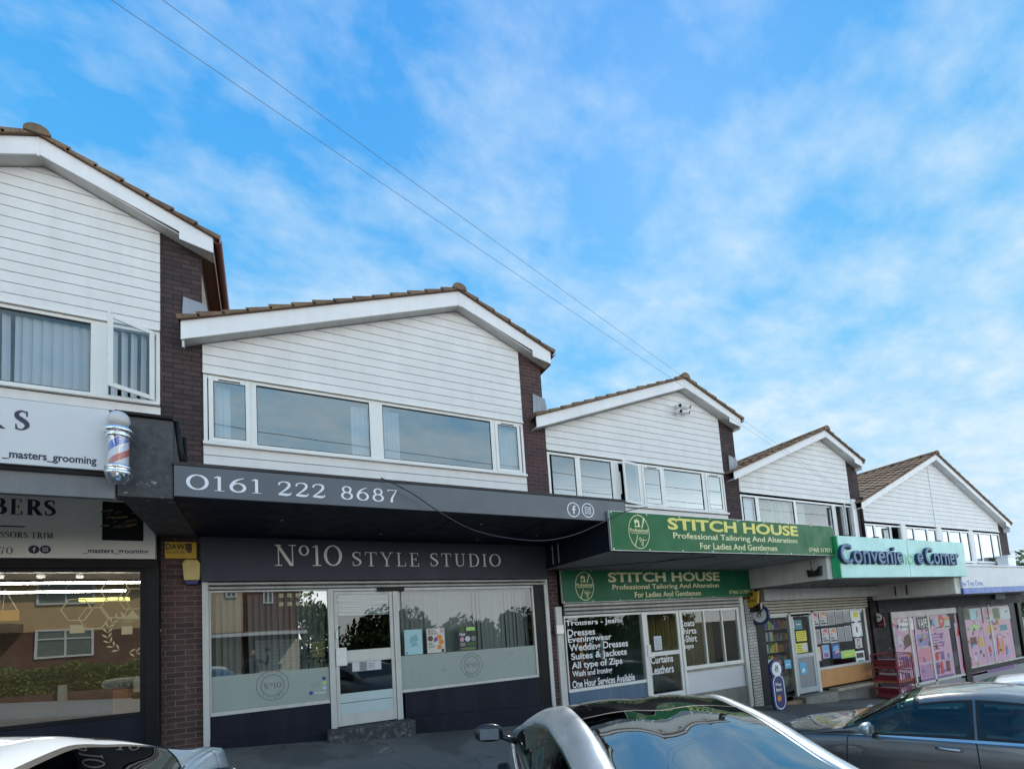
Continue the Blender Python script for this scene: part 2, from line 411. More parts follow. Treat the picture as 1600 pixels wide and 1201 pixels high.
def catmull(pts, k=6):
    out = []
    for i in range(len(pts)-1):
        p0 = pts[max(i-1, 0)]; p1 = pts[i]; p2 = pts[i+1]; p3 = pts[min(i+2, len(pts)-1)]
        for j in range(k):
            t = j/k; out.append(tuple(.5*((2*b)+(-a+c)*t+(2*a-5*b+4*c-d)*t*t+(-a+3*b-3*c+d)*t**3) for a, b, c, d in zip(p0, p1, p2, p3)))
    out.append(tuple(pts[-1])); return out
# serif alphabet: 'r' rectangle x0,x1,z0,z1 ; 'd' slanted bar (xbottom, xtop, z0, z1, width) ; 's' stroke of (x, z, width)
def SE(x, z, w=.34, t=.035): return ('r', x-w/2, x+w/2, z if z < .5 else z-t, z+t if z < .5 else z)
def ell(cx, cz, rx, rz, wt, wn, a0=0, a1=360, n=22):
    return ('s', [(cx+(rx)*math.cos(rad(a)), cz+rz*math.sin(rad(a)), wn+(wt-wn)*abs(math.cos(rad(a)))**1.3) for a in [a0+(a1-a0)*i/n for i in range(n+1)]], 0)
GL = {
 '0': (.82, [ell(.41, .5, .33, .47, .11, .035)]), 'O': (.92, [ell(.46, .5, .38, .47, .12, .035)]),
 'o': (.46, [ell(.23, .72, .17, .22, .075, .03)]),
 '1': (.46, [('r', .19, .29, 0, .97), SE(.24, 0, .36), ('s', [(.05, .88, .02), (.14, .91, .04), (.22, .97, .05)], 4)]),
 '2': (.66, [('s', [(.08, .70, .07), (.10, .86, .05), (.30, .96, .035), (.50, .88, .08), (.53, .70, .10), (.42, .48, .08), (.22, .24, .05), (.07, .07, .04)], 6), ('s', [(.05, .055, .06), (.25, .055, .10), (.46, .045, .09), (.58, .10, .05), (.61, .24, .025)], 5)]),
 '6': (.68, [ell(.34, .31, .25, .29, .10, .035), ('s', [(.56, .96, .02), (.36, .86, .045), (.18, .66, .08), (.09, .38, .10), (.10, .25, .09)], 6)]),
 '7': (.62, [('r', .06, .56, .90, .965), ('s', [(.06, .76, .02), (.07, .93, .03)], 3), ('s', [(.54, .93, .04), (.40, .62, .06), (.28, .30, .09), (.25, .0, .11)], 5)]),
 '8': (.66, [ell(.33, .27, .24, .25, .095, .035), ell(.33, .74, .19, .22, .08, .035)]),
 'N': (.92, [('r', .16, .20, 0, .97), ('r', .72, .76, 0, .97), ('d', .70, .14, 0, .97, .13), SE(.18, 0, .28), SE(.16, .97, .26), SE(.74, .97, .30)]),
 'S': (.62, [('s', [(.52, .74, .02), (.50, .88, .035), (.32, .96, .04), (.13, .86, .075), (.12, .68, .10), (.30, .53, .12), (.49, .38, .11), (.52, .20, .085), (.33, .04, .04), (.12, .08, .04), (.08, .27, .02)], 6), ('r', .505, .53, .70, .97), ('r', .07, .095, .03, .30)]),
 'T': (.78, [('r', .34, .44, 0, .97), SE(.39, 0, .32), ('r', .04, .74, .93, .968), ('r', .04, .07, .74, .95), ('r', .71, .74, .74, .95)]),
 'Y': (.84, [('r', .37, .47, 0, .46), SE(.42, 0, .30), ('d', .42, .14, .40, .97, .11), ('d', .42, .70, .40, .97, .04), SE(.14, .97, .28), SE(.70, .97, .24)]),
 'L': (.70, [('r', .14, .24, 0, .97), SE(.19, .97, .30), ('r', .04, .62, 0, .036), ('r', .60, .63, .0, .25)]),
 'E': (.72, [('r', .14, .24, 0, .97), ('r', .04, .60, 0, .036), ('r', .04, .58, .935, .97), ('r', .20, .46, .49, .525), ('r', .60, .63, .0, .24), ('r', .56, .59, .76, .97), ('r', .44, .465, .39, .62)]),
 'U': (.86, [('s', [(.19, .96, .10), (.19, .35, .10), (.24, .12, .07), (.43, .02, .045), (.62, .12, .045), (.68, .35, .04), (.68, .96, .04)], 6), SE(.19, .97, .30), SE(.68, .97, .26)]),
 'D': (.88, [('r', .14, .24, 0, .97), ('s', [(.06, .018, .036), (.40, .018, .04), (.66, .14, .09), (.76, .48, .12), (.66, .83, .09), (.40, .952, .04), (.06, .952, .036)], 6)]),
 'I': (.40, [('r', .15, .25, 0, .97), SE(.20, 0, .32), SE(.20, .97, .32)]),
 'R': (.82, [('r', .14, .26, 0, .97), SE(.20, 0, .34), ('s', [(.05, .952, .036), (.38, .952, .04), (.57, .86, .09), (.60, .73, .12), (.55, .58, .09), (.38, .49, .04), (.22, .49, .036)], 6), ('d', .74, .40, 0, .50, .14), SE(.74, 0, .22)]),
 'B': (.78, [('r', .14, .26, 0, .97), ('s', [(.05, .952, .036), (.38, .952, .04), (.54, .86, .09), (.56, .74, .11), (.50, .58, .08), (.36, .51, .04), (.22, .51, .036)], 6), ('s', [(.36, .51, .04), (.58, .43, .09), (.64, .27, .13), (.56, .09, .09), (.38, .018, .04), (.05, .018, .036)], 6)]),
 'M': (1.0, [('r', .14, .18, 0, .97), ('r', .78, .88, 0, .97), ('d', .46, .14, .06, .97, .12), ('d', .46, .80, .06, .97, .05), SE(.16, 0, .24), SE(.83, 0, .30), SE(.14, .97, .22), SE(.86, .97, .24)]),
}
def serif_mb(txt, x0, z0, x1, h, y, ext=.003, wt=1.0, track=.12):
    """letters between x0 and x1, height h, standing on z0"""
    tot = sum((GL[c][0]+track if c != ' ' else .42) for c in txt)-track; k = (x1-x0)/tot; mb = MB(); x = x0; e = [0]
    def lay(pts):
        e[0] += 1; d = ext+.00025*(e[0] % 9); mb.prism(pts, y-d, y)
    for c in txt:
        if c == ' ': x += .42*k; continue
        w, prims = GL[c]
        for p in prims:
            if p[0] == 'r':
                a, b = p[1], p[2]
                if b-a < .2: mid = (a+b)/2; a = mid-(b-a)/2*wt; b = mid+(b-a)/2*wt if False else mid+(mid-a)
                lay([(x+a*k, z0+p[3]*h), (x+b*k, z0+p[3]*h), (x+b*k, z0+p[4]*h), (x+a*k, z0+p[4]*h)])
            elif p[0] == 'd':
                hw = p[5]/2*wt; lay([(x+(p[1]-hw)*k, z0+p[3]*h), (x+(p[1]+hw)*k, z0+p[3]*h), (x+(p[2]+hw)*k, z0+p[4]*h), (x+(p[2]-hw)*k, z0+p[4]*h)])
            else:
                pts = catmull(p[1], p[2]) if p[2] else p[1]; L_, R_ = [], []
                for i, q in enumerate(pts):
                    a, b = pts[max(i-1, 0)], pts[min(i+1, len(pts)-1)]
                    if not p[2] and abs(pts[0][0]-pts[-1][0])+abs(pts[0][1]-pts[-1][1]) < 1e-4:
                        a = pts[i-1] if i else pts[-2]; b = pts[i+1] if i < len(pts)-1 else pts[1]
                    dx, dz = (b[0]-a[0])*k, (b[1]-a[1])*h; l = math.hypot(dx, dz) or 1; nx, nz = -dz/l, dx/l; ww = q[2]/2*k*wt*1.05
                    L_.append((x+q[0]*k+nx*ww, z0+q[1]*h+nz*ww)); R_.append((x+q[0]*k-nx*ww, z0+q[1]*h-nz*ww))
                e[0] += 1; d = ext+.00025*(e[0] % 9); n = len(pts)
                vs = [(a, y-d, b) for a, b in L_]+[(a, y-d, b) for a, b in R_]+[(a, y, b) for a, b in L_]+[(a, y, b) for a, b in R_]
                fs = []
                for i in range(n-1):
                    fs += [(n+i, n+i+1, i+1, i), (i, i+1, 2*n+i+1, 2*n+i), (3*n+i, 3*n+i+1, n+i+1, n+i)]
                mb.add(vs, fs)
        x += (w+track)*k
    return mb
# ================================================================== ground
def sm(t): t = max(0, min(1, t)); return t*t*(3-2*t)
def gz(x, y):
    xx = max(-30, min(34, x))
    return .14-.075*xx-.37*sm((-y-.5)/2.8)
def gxs(a, b, core, st, ext):
    v = list(np.arange(core[0], core[1]+1e-6, st)); o = []
    x = core[0]; s = st
    while x > a: s *= ext; x -= s; o.insert(0, max(x, a))
    x = core[1]; s = st; p = []
    while x < b: s *= ext; x += s; p.append(min(x, b))
    return o+v+p
XS = gxs(-900, 900, (-8, 30), .5, 1.35); YS = gxs(-900, 900, (-9, 1), .25, 1.3)
g = MB().grid([[(x, y, gz(x, y)) for x in XS] for y in YS]); tag(g.build('car_park_ground', ASPH, smooth=True), None, None, kind='structure')
# pale painted bay line on the forecourt, a crack filled with grit
def gline(pts, w, name, mat, lift=.005):
    mb = MB(); rows = []
    for i, (x, y) in enumerate(pts):
        a, b = pts[max(i-1, 0)], pts[min(i+1, len(pts)-1)]; dx, dy = b[0]-a[0], b[1]-a[1]; l = math.hypot(dx, dy); nx, ny = -dy/l*w/2, dx/l*w/2
        rows.append([(x+nx, y+ny, gz(x+nx, y+ny)+lift), (x-nx, y-ny, gz(x-nx, y-ny)+lift)])
    o = mb.grid(rows, flip=False).build(name, mat); tag(o, None, None, kind='structure'); return o
def lerp(a, b, t): return a+(b-a)*t
PAVE = M('paving', (.28, .265, .24), .85, var=.15, streak=.2, grain=.003)
mb = MB().grid([[(x, y, gz(x, y)+h) for x in np.arange(-40, 60.1, 2)] for y, h in ((-12.6, .09), (-7.9, .09), (-7.88, .004))]); tag(mb.build('pavement', PAVE), None, None, kind='structure')  # pale paving, added to bounce sunlight up under the canopies
gline([(1.33, -1.15), (1.40, -1.02), (1.50, -.93)], .035, 'paint_scuff', M('worn_line', (.34, .33, .31), .8, var=.4, vs=9))
for bx in (.55, 3.55, 6.9, 10.2):
    gline([(bx, lerp(-2.6, -7.0, i/12)) for i in range(13)], .09, 'bay_marking', M('worn_line', (.34, .33, .31), .8, var=.4, vs=9))
# ================================================================== terrace
def rooftile_slope(mb, xr, zr, xe, ze, y0, y1, th=.062, course=.33, roll=.020, per=.30, ys=None):
    L = math.hypot(xe-xr, ze-zr); n = max(1, int(round(L/course))); ux, uz = (xe-xr)/L, (ze-zr)/L
    nx, nz = (-uz, ux) if ux > 0 else (uz, -ux)
    if nz < 0: nx, nz = -nx, -nz
    st = per/6; cnt = int((y1-y0)/st); rnd = random.Random(int(abs(xr*100)))
    for i in range(n):
        a0, a1 = i*L/n, (i+1)*L/n+.03; hh = rnd.uniform(-.012, .008)
        top, mid, und = [], [], []
        for k in range(cnt+1):
            y = y0+(y1-y0)*k/cnt; ph = (y/per) % 1; r = roll*(math.cos(2*math.pi*ph)*.5+.5)**2
            h0 = .018+r; h1 = th-.008+r+hh
            top.append((xr+ux*a0+nx*h0, y, zr+uz*a0+nz*h0)); mid.append((xr+ux*a1+nx*h1, y, zr+uz*a1+nz*h1))
            und.append((xr+ux*a1+nx*.0, y, zr+uz*a1+nz*.0))
        mb.grid([top, mid, und], flip=(ux > 0))
        # verge side faces
        for k in (0, cnt):
            p0 = (xr+ux*a0, y0 if k == 0 else y1, zr+uz*a0); mb.add([p0, und[k], mid[k], top[k]], [(0, 1, 2, 3)] if (k == 0) == (ux > 0) else [(3, 2, 1, 0)])
    mb.add([(xr, y0, zr), (xe, y0, ze), (xe, y1, ze), (xr, y1, zr)], [(0, 1, 2, 3)])
def glazing(parent, name_pane, x0, x1, z0, z1, y, mat):
    return B(x0, x1, y, y+.006, z0, z1).build(name_pane, mat, parent)
def frame_mb(mb, x0, x1, z0, z1, y0, y1, w):
    mb.box(x0, x0+w, y0, y1, z0, z1).box(x1-w, x1, y0, y1, z0, z1).box(x0+w, x1-w, y0+.0007, y1-.0007, z0, z0+w).box(x0+w, x1-w, y0+.0007, y1-.0007, z1-w, z1)
def upper_window(b, X0, X1, z0, z1, lights, mat=None, gmat=None, fr=UPVC, posts=()):
    """lights: (xa, xb, kind) kind f fixed, v vent sash, o open sash hinged on its right, n narrow gap"""
    gmat = gmat or GUP; mb = MB(); frame_mb(mb, X0+.005, X1-.005, z0, z1, -.012, .055, .05)
    for i, (a, c, k) in enumerate(lights[:-1]):
        d = lights[i+1][0]; mb.box(c-.004, d+.004, -.0105, .053, z0+.048, z1-.048)
    w = mb.build('window', fr, b, bevel=.004)
    MB().box(X0-.0, X1+.0, -.075, -.013, z0-.035, z0+.012).build('window_sill', fr, b, bevel=.005)
    for a, c, k in lights:
        zb, zt = z0+.05, z1-.05
        if k == 'f':
            gb = MB(); frame_mb(gb, a-.002, c+.002, zb, zt, .0, .03, .014); gb.build('gasket', RUB, w)
            glazing(w, 'pane', a+.008, c-.008, zb+.008, zt-.008, .012, gmat)
        elif k == 'v':
            s = MB(); frame_mb(s, a-.02, c+.02, zb-.02, zt+.02, -.030, -.012, .062); sa = s.build('sash', fr, w, bevel=.005)
            gb = MB(); frame_mb(gb, a+.038, c-.038, zb+.038, zt-.038, -.0255, -.013, .012); gb.build('gasket', RUB, w)
            glazing(w, 'pane', a+.04, c-.04, zb+.04, zt-.04, -.018, gmat)
            MB().box((a+c)/2-.14, (a+c)/2+.14, -.036, -.0302, zt-.028, zt-.012).build('trickle_vent', BLACK, w)
        elif k in 'oOq':
            ang = rad({'o': 24, 'O': 32, 'q': 12}[k]); hx, hy = c+.02, -.03
            def R(x, y, z): dx, dy = x-hx, y-hy; return (hx+dx*math.cos(ang)-dy*math.sin(ang), hy+dx*math.sin(ang)+dy*math.cos(ang), z)
            s = MB(); frame_mb(s, a-.02, c+.02, zb-.02, zt+.02, -.055, -.03, .062); s.v = [R(*p) for p in s.v]; s.build('open_sash', fr, w, bevel=.005)
            q = B(a+.04, c-.04, -.046, -.04, zb+.04, zt-.04); q.v = [R(*p) for p in q.v]; q.build('pane', gmat, w)
    return w
def curtain(b, x0, x1, z0, z1, y, mat, folds=9, amp=.02, name='curtain'):
    n = folds*6; rows = []
    for zz in (z0, (z0+z1)/2, z1):
        rows.append([(x0+(x1-x0)*i/n, y+amp*math.sin(2*math.pi*i*folds/n)+amp*.5*math.sin(i*1.7), zz) for i in range(n+1)])
    return MB().grid(rows).build(name, mat, b, smooth=True)
def blinds(b, x0, x1, z0, z1, y, mat, w=.089, pitch=.082, turn=25, name='vertical_blind', skip=0, seed=1):
    r = random.Random(seed); mb = MB(); x = x0
    while x < x1:
        if r.random() >= skip:
            a = rad(turn+r.uniform(-14, 14)); dx, dy = math.cos(a)*w/2, math.sin(a)*w/2; sw = r.uniform(-.012, .012)
            zb = z0+r.uniform(0, .02)
            P = [(x-dx+sw, y-dy, zb), (x+sw, y-.006, zb), (x+dx+sw, y+dy, zb)]; Q = [(x-dx, y-dy, z1), (x, y-.006, z1), (x+dx, y+dy, z1)]
            mb.grid([P, Q])
        x += pitch
    return mb.build(name, mat, b)
def room(b, x0, x1, y0, y1, z0, z1, mat=None, name='room'):
    v = [(x0,y0,z0),(x1,y0,z0),(x1,y1,z0),(x0,y1,z0),(x0,y0,z1),(x1,y0,z1),(x1,y1,z1),(x0,y1,z1)]
    return MB().add(v, [(0,1,2,3),(7,6,5,4),(1,5,6,2),(2,6,7,3),(3,7,4,0)]).build(name, mat or INT, b)
def shell(name, label, X0, X1, XB, L, A, R, tb, head, cbot, neighbor, joint=None, gut=True, XWL=None, bm=None):
    """one gabled unit: brick party wall on the right, boarded gable, barge boards, tiled roof"""
    b = thing(name, label, 'building', ((X0+X1)/2, 0, gz((X0+X1)/2, 0)))
    sl = (A[1]-L[1])/(A[0]-L[0]); sr = (R[1]-A[1])/(R[0]-A[0])
    zt = lambda x: (A[1]+sl*(x-A[0])) if x < A[0] else (A[1]+sr*(x-A[0]))
    zb = lambda x: zt(x)-tb
    MB().prism([(X1, -2.6), (XB, -2.6), (XB, zb(XB)+.03), (X1, zb(X1)+.03)], 0, 8).build('party_wall', bm or BRICK, b)
    # boards
    mb = MB(); z = cbot
    def add_board(za, zc):
        poly = [(X0, za+.004), (X1, za+.004), (X1, zc-.004), (X0, zc-.004)]
        poly = clip(poly, -sl, 1, A[1]-tb-sl*A[0]); poly = clip(poly, -sr, 1, A[1]-tb-sr*A[0])
        if len(poly) > 2: mb.prism(poly, -.02, .0)
    zz = head
    while zz < A[1]: add_board(zz, zz+.15); zz += .15
    clad = mb.build('gable_cladding', CLAD, b, bevel=.003)
    poly = [(X0, head), (X1, head), (X1, 99), (X0, 99)]; poly = clip(poly, -sl, 1, A[1]-tb-sl*A[0]+.02); poly = clip(poly, -sr, 1, A[1]-tb-sr*A[0]+.02)
    MB().prism(poly, .001, .12).build('gable_backing', BOARDGAP, b)
    if joint: MB().box(joint-.02, joint+.02, -.028, -.0205, head, zb(joint)-.02).build('joint_strip', SOFF, b)
    # head trim and corner trims
    MB().box(X0, X1, -.05, -.0205, head-.0, head+.035).build('drip_trim', UPVC, b, bevel=.004)
    # barge boards
    y0, y1 = -.22, -.195
    MB().prism([(L[0], L[1]-tb), (A[0], A[1]-tb), (A[0], A[1]), (L[0], L[1])], y0, y1).build('barge_board', BARGE, b, bevel=.004)
    MB().prism([(A[0]+.004, A[1]-tb), (R[0], R[1]-tb*.75), (R[0], R[1]), (A[0]+.004, A[1])], y0, y1).build('barge_board', BARGE, b, bevel=.004)
    kx = R[0]-.42; MB().prism([(kx, zb(kx)-.07), (R[0], R[1]-tb*.75-.05), (R[0], R[1]-.03), (kx, zb(kx)+.05)], y0-.004, y1-.02).build('barge_end', BARGE, b, bevel=.004)
    MB().box(A[0]-.012, A[0]+.012, y0-.006, y0-.001, A[1]-tb-.03, A[1]-.01).build('apex_joint', BARGE, b)
    for (p, q) in ((L, A), (A, R)):
        MB().prism([(p[0], p[1]+.001), (q[0], q[1]+.001), (q[0], q[1]+.026), (p[0], p[1]+.026)], y0-.018, y1+.01).build('verge_bedding', BROWN, b)
    # soffits between barge and boards
    MB().prism([(L[0], L[1]-tb+.012), (A[0], A[1]-tb+.012), (A[0], A[1]-tb+.03), (L[0], L[1]-tb+.03)], y1, -.001).build('soffit', SOFF, b)
    MB().prism([(A[0], A[1]-tb+.012), (R[0], zt(R[0])-tb+.012), (R[0], zt(R[0])-tb+.03), (A[0], A[1]-tb+.03)], y1, -.001).build('soffit', SOFF, b)
    # eaves on the right
    MB().box(XB+.001, R[0], .0, 8, zb(XB)-.02, zb(XB)+.0).build('eaves_soffit', BROWN, b)
    MB().box(R[0]-.02, R[0]+.002, -.195, 8, zb(XB)-.05, R[1]-.01).build('eaves_board', BROWN if neighbor == 'brown' else BARGE, b)
    gp = [(R[0]+.06+.055*math.cos(rad(a)), R[1]-.03+.055*math.sin(rad(a))) for a in range(180, 361, 20)]
    gg = MB(); gi = [(R[0]+.06+.047*math.cos(rad(a)), R[1]-.03+.047*math.sin(rad(a))) for a in range(360, 179, -20)]
    gg.prism(gp+gi, -.24, 8).build('gutter', GUTR, b)
    # roof
    rf = MB(); rooftile_slope(rf, A[0], A[1]+.004, R[0]+.05, zt(R[0]+.05)+.004, -.27, 8)
    xl = L[0] if XWL is None else XWL
    rooftile_slope(rf, A[0], A[1]+.004, xl, zt(xl)+.004, -.27, 8)
    if XWL is not None: rooftile_slope(rf, XWL, zt(XWL)+.004, L[0], L[1]+.004, -.27, -.005)
    roof = rf.build('roof', TILE, b)
    # ridge tiles
    rd = MB(); y = -.29
    while y < 8:
        rr = .12+random.uniform(-.006, .006); rows = []
        for yy in (y, y+.43):
            rows.append([(A[0]+rr*math.cos(rad(a))*1.15, yy, A[1]+.01+rr*.9*math.sin(rad(a))) for a in range(-10, 191, 20)])
        rd.grid(rows, flip=True); rd.prism([(p[0], p[2]) for p in rows[0]], y, y+.03); y += .44
    rd.build('ridge_tiles', TILE, roof)
    return b, zt, zb
# ---- unit 1 : barber
b1, zt1, zb1 = shell('terrace_shop', 'white boarded gabled building at the far left above the barber signs, with one window ajar', -7.4, -1.28, -.77, (-7.5, 6.42), (-2.55, 8.41), (-.60, 7.63), .25, 6.12, 3.9, 'brown')
# ---- unit 2
b2, zt2, zb2 = shell('terrace_shop', 'gabled building with the charcoal canopy and salon front, second from the left', -.77, 4.59, 5.10, (-1.01, 6.23), (3.30, 7.89), (5.23, 7.12), .275, 5.60, 3.5, 'brown', XWL=-.77, bm=BRICK2)
b3, zt3, zb3 = shell('terrace_shop', 'gabled building above the green tailoring signs, with four cameras under its peak', 5.10, 10.28, 10.82, (4.79, 5.70), (8.99, 7.27), (10.87, 6.55), .23, 5.12, 3.2, 'white', XWL=5.10)
b4, zt4, zb4 = shell('terrace_shop', 'narrow gabled building above the mint sign, crossed by two service wires', 10.82, 15.79, 16.38, (10.41, 5.12), (14.56, 6.76), (16.32, 6.03), .20, 4.69, 3.0, 'white', XWL=10.82)
b5, zt5, zb5 = shell('terrace_shop', 'wide gabled building at the far end with four small windows in a row', 16.42, 26.05, 26.85, (16.0, 4.72), (21.15, 6.79), (26.6, 4.55), .20, 4.20, 2.4, 'white', joint=20.9, XWL=16.40)
# lower boarding below the sills
def lower_boards(b, X0, X1, z0, z1):
    mb = MB(); z = z1
    while z > z0: mb.box(X0, X1, -.02, 0, max(z-.146, z0), z-.0045); z -= .15
    mb.build('lower_cladding', CLAD, b, bevel=.003); MB().box(X0, X1, .001, .03, z0, z1).build('lower_backing', BLACK, b)
lower_boards(b1, -7.4, -1.28, 4.0, 5.0); lower_boards(b2, -.77, 4.59, 3.4, 4.52); lower_boards(b3, 5.10, 10.28, 3.1, 4.06); lower_boards(b4, 10.82, 15.79, 3.0, 3.62); lower_boards(b5, 16.42, 26.05, 2.3, 2.93)
# flashings where each roof meets the taller wall
for b, x, z in ((b2, -1.02, 6.33), (b3, 4.84, 5.86), (b4, 10.50, 5.22)):
    MB().add([(x, -.035, z), (x+.33, -.035, z+.12), (x+.30, -.035, z+.34), (x+.02, -.035, z+.40), (x, -.02, z), (x+.33, -.02, z+.12), (x+.30, -.02, z+.34), (x+.02, -.02, z+.40)],
             [(0, 1, 2, 3), (7, 6, 5, 4), (0, 3, 7, 4), (3, 2, 6, 7), (2, 1, 5, 6), (1, 0, 4, 5)]).build('lead_flashing', LEAD, b)
MB().box(-1.0, -.97, -.19, -.15, 5.86, 5.99).build('bracket', ALUW, b2)
# ---- upper windows
w = upper_window(b1, -7.4, -1.28, 5.04, 6.12, [(-7.3, -4.75, 'f'), (-4.65, -2.05, 'f'), (-1.87, -1.37, 'O')], gmat=GUPL)
blinds(b1, -4.6, -2.75, 5.08, 6.06, .12, BLINDW, w=.08, pitch=.128, turn=34, seed=4); blinds(b1, -2.72, -1.95, 5.08, 6.06, .12, BLINDW, w=.105, pitch=.10, turn=10, seed=6); blinds(b1, -7.2, -4.7, 5.08, 6.06, .12, BLINDW, seed=5)
blinds(b1, -1.92, -1.36, 5.1, 6.05, .06, BLINDW, w=.08, pitch=.11, turn=40, seed=12)
room(b1, -7.3, -1.3, .08, 3.4, 4.9, 6.4)
upper_window(b2, -.77, 4.59, 4.55, 5.60, [(-.68, -.18, 'v'), (-.08, 1.62, 'f'), (1.83, 3.88, 'f'), (3.98, 4.48, 'v')])
curtain(b2, -.62, -.43, 4.6, 5.5, .12, CURT, 3); curtain(b2, 1.33, 1.60, 4.6, 5.5, .12, CURT, 6); curtain(b2, 1.86, 2.14, 4.6, 5.5, .12, CURT, 6); curtain(b2, 4.0, 4.46, 4.6, 5.5, .12, CURT, 9)
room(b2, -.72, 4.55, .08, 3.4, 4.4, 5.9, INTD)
upper_window(b3, 5.10, 10.28, 4.10, 5.10, [(5.20, 5.78, 'f'), (5.90, 6.72, 'f'), (6.92, 7.46, 'q'), (7.60, 8.15, 'v'), (8.26, 9.50, 'f'), (9.62, 10.16, 'v')])
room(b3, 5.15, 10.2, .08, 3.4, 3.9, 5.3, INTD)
MB().box(7.0, 7.06, .10, .14, 4.4, 4.9).build('window_stay', ALU, b3)
upper_window(b4, 10.82, 15.79, 3.66, 4.64, [(10.92, 11.40, 'f'), (11.52, 13.0, 'f'), (13.10, 14.80, 'f'), (14.98, 15.32, 'O'), (15.40, 15.70, 'O')], gmat=GUPL)
curtain(b4, 11.5, 13.0, 3.7, 4.6, .12, CURTG, 12, .035); curtain(b4, 13.1, 13.6, 3.7, 4.6, .12, CURTG, 5, .035); curtain(b4, 10.9, 11.4, 3.7, 4.6, .10, CURT, 3, .01)
room(b4, 10.9, 15.7, .08, 3.4, 3.5, 4.8)
for i, (a, c) in enumerate(((16.42, 18.55), (18.85, 20.95), (21.3, 23.45), (23.75, 26.05))):
    d = c-a; k = ['f', 'f', 'o'] if i == 0 else ['f', 'f', 'f']
    upper_window(b5, a, c, 2.98, 4.14, [(a+.08, a+.5, k[0]), (a+.62, c-.72, k[1]), (c-.60, c-.1, k[2])])
    curtain(b5, a+.08, a+.9, 3.0, 4.1, .12, CURT, 6)
for a, c in ((18.55, 18.85), (20.95, 21.3), (23.45, 23.75)): MB().box(a, c, -.02, .05, 2.93, 4.2).build('window_post', CLAD, b5)
room(b5, 16.5, 26.0, .16, 3.4, 2.8, 4.4)
# downpipe between the last two
dp = MB().tube([(16.28, -.10, 4.9), (16.22, -.12, 4.82), (16.14, -.10, 4.6), (16.14, -.10, 3.1)], .045, 10); dp.build('downpipe', BLACK, b4, smooth=True)
MB().box(15.80, 16.02, -.045, -.001, 3.1, 4.85).build('corner_board', BARGE, b4, bevel=.004)
# ================================================================== canopies
def canopy(b, x0, x1, z0, z1, yf, yb, mat, soffit=None, lip=True, lipmat=None):
    o = B(x0, x1, yf, yb, z0, z1).build('canopy', mat, b)
    if soffit: B(x0+.004, x1-.004, yf+.01, yb-.03, z0-.006, z0-.001).build('canopy_soffit', soffit, b)
    if lip: B(x0-.015, x1+.012, yf-.045, yb-.01, z1+.001, z1+.04).build('canopy_capping', lipmat or M('felt_capping', (.055, .045, .045), .8, var=.3, streak=.3), b, bevel=.006)
    return o
canopy(b1, -7.4, -1.325, 3.60, 3.98, -1.995, .010, NAVY, SOFG)
B(-1.32, -.853, -1.99, .012, 3.145, 4.0).build('party_beam', PEEL, b1, bevel=.008)
B(-1.34, -.845, -2.03, -.012, 4.001, 4.035).build('beam_capping', BLACK, b1, bevel=.005)
B(-7.4, -1.34, -2.0, -1.93, 3.02+.09, 3.36).build('lower_fascia', M('dusty_fascia', (.20, .205, .21), .6, var=.2, streak=.4), b1, bevel=.004)
B(-7.4, -1.335, -2.035, -1.997, 3.33, 4.01).build('upper_fascia', BLACK, b1)
MB().tube([(-.83, -1.93, 4.02), (-.80, -1.93, 3.75), (-.78, -1.92, 3.56)], .028, 8).build('gutter_pipe', BLACK, b1, smooth=True)
MB().tube([(-.80, -1.6, 3.98), (-.78, -1.6, 3.56)], .022, 8).build('gutter_pipe', BLACK, b1, smooth=True)
canopy(b2, -.85, 5.24, 3.16, 3.50, -2.0, .008, NAVY)
canopy(b3, 4.855, 10.672, 2.685, 3.16, -1.985, .014, NAVY, SOFG, lip=False)
canopy(b4, 10.676, 16.60, 2.20, 3.10, -1.99, .011, CREAM, M('rusty_soffit', (.28, .25, .23), .85, var=.45, streak=.6, dirt=(.12, .08, .06)), lipmat=CONC)
canopy(b5, 16.352, 27.4, 1.76, 2.42, -1.98, .013, CREAM, SOFG, lipmat=BARGE)
for x in (.9, 2.35, 3.8): B(x, x+.012, -1.97, -.05, 3.153, 3.1595).build('soffit_joint', BLACK, b2)
for x, y in ((.2, -1.2), (1.6, -.6), (2.9, -1.5), (4.2, -.9), (3.3, -.4)): MB().lathe((x, y, 3.150), [(.012, 0), (.018, .008)], 10).build('soffit_fixing', ALUW, b2)
for x in (6.8, 8.7): B(x, x+.014, -1.96, -.05, 2.674, 2.6785).build('soffit_joint', BLACK, b3)
MB().tube([(4.9, -.2, 2.66), (6.2, -1.0, 2.655), (7.4, -1.9, 2.66)], .007, 5).build('soffit_cable', BLACK, b3)
for y in (-.62, -.9): MB().tube([(16.33, y, 2.12), (16.33, y, 1.84)], .018, 6).build('conduit', BLACK, b5)
for x in (11.3, 12.6, 14.2, 15.6): B(x, x+.16, -2.06, -1.96, 3.141, 3.165).build('clip', BLACK, b4)
for x in (12.0, 13.5): B(x, x+1.3, -.9, -.82, 2.16, 2.193).build('soffit_batten', CONC, b4)
for y in (-.35, -.55): MB().tube([(4.848, y, 3.1), (4.846, y, 2.74)], .008, 6).build('conduit', ALUW, b3)
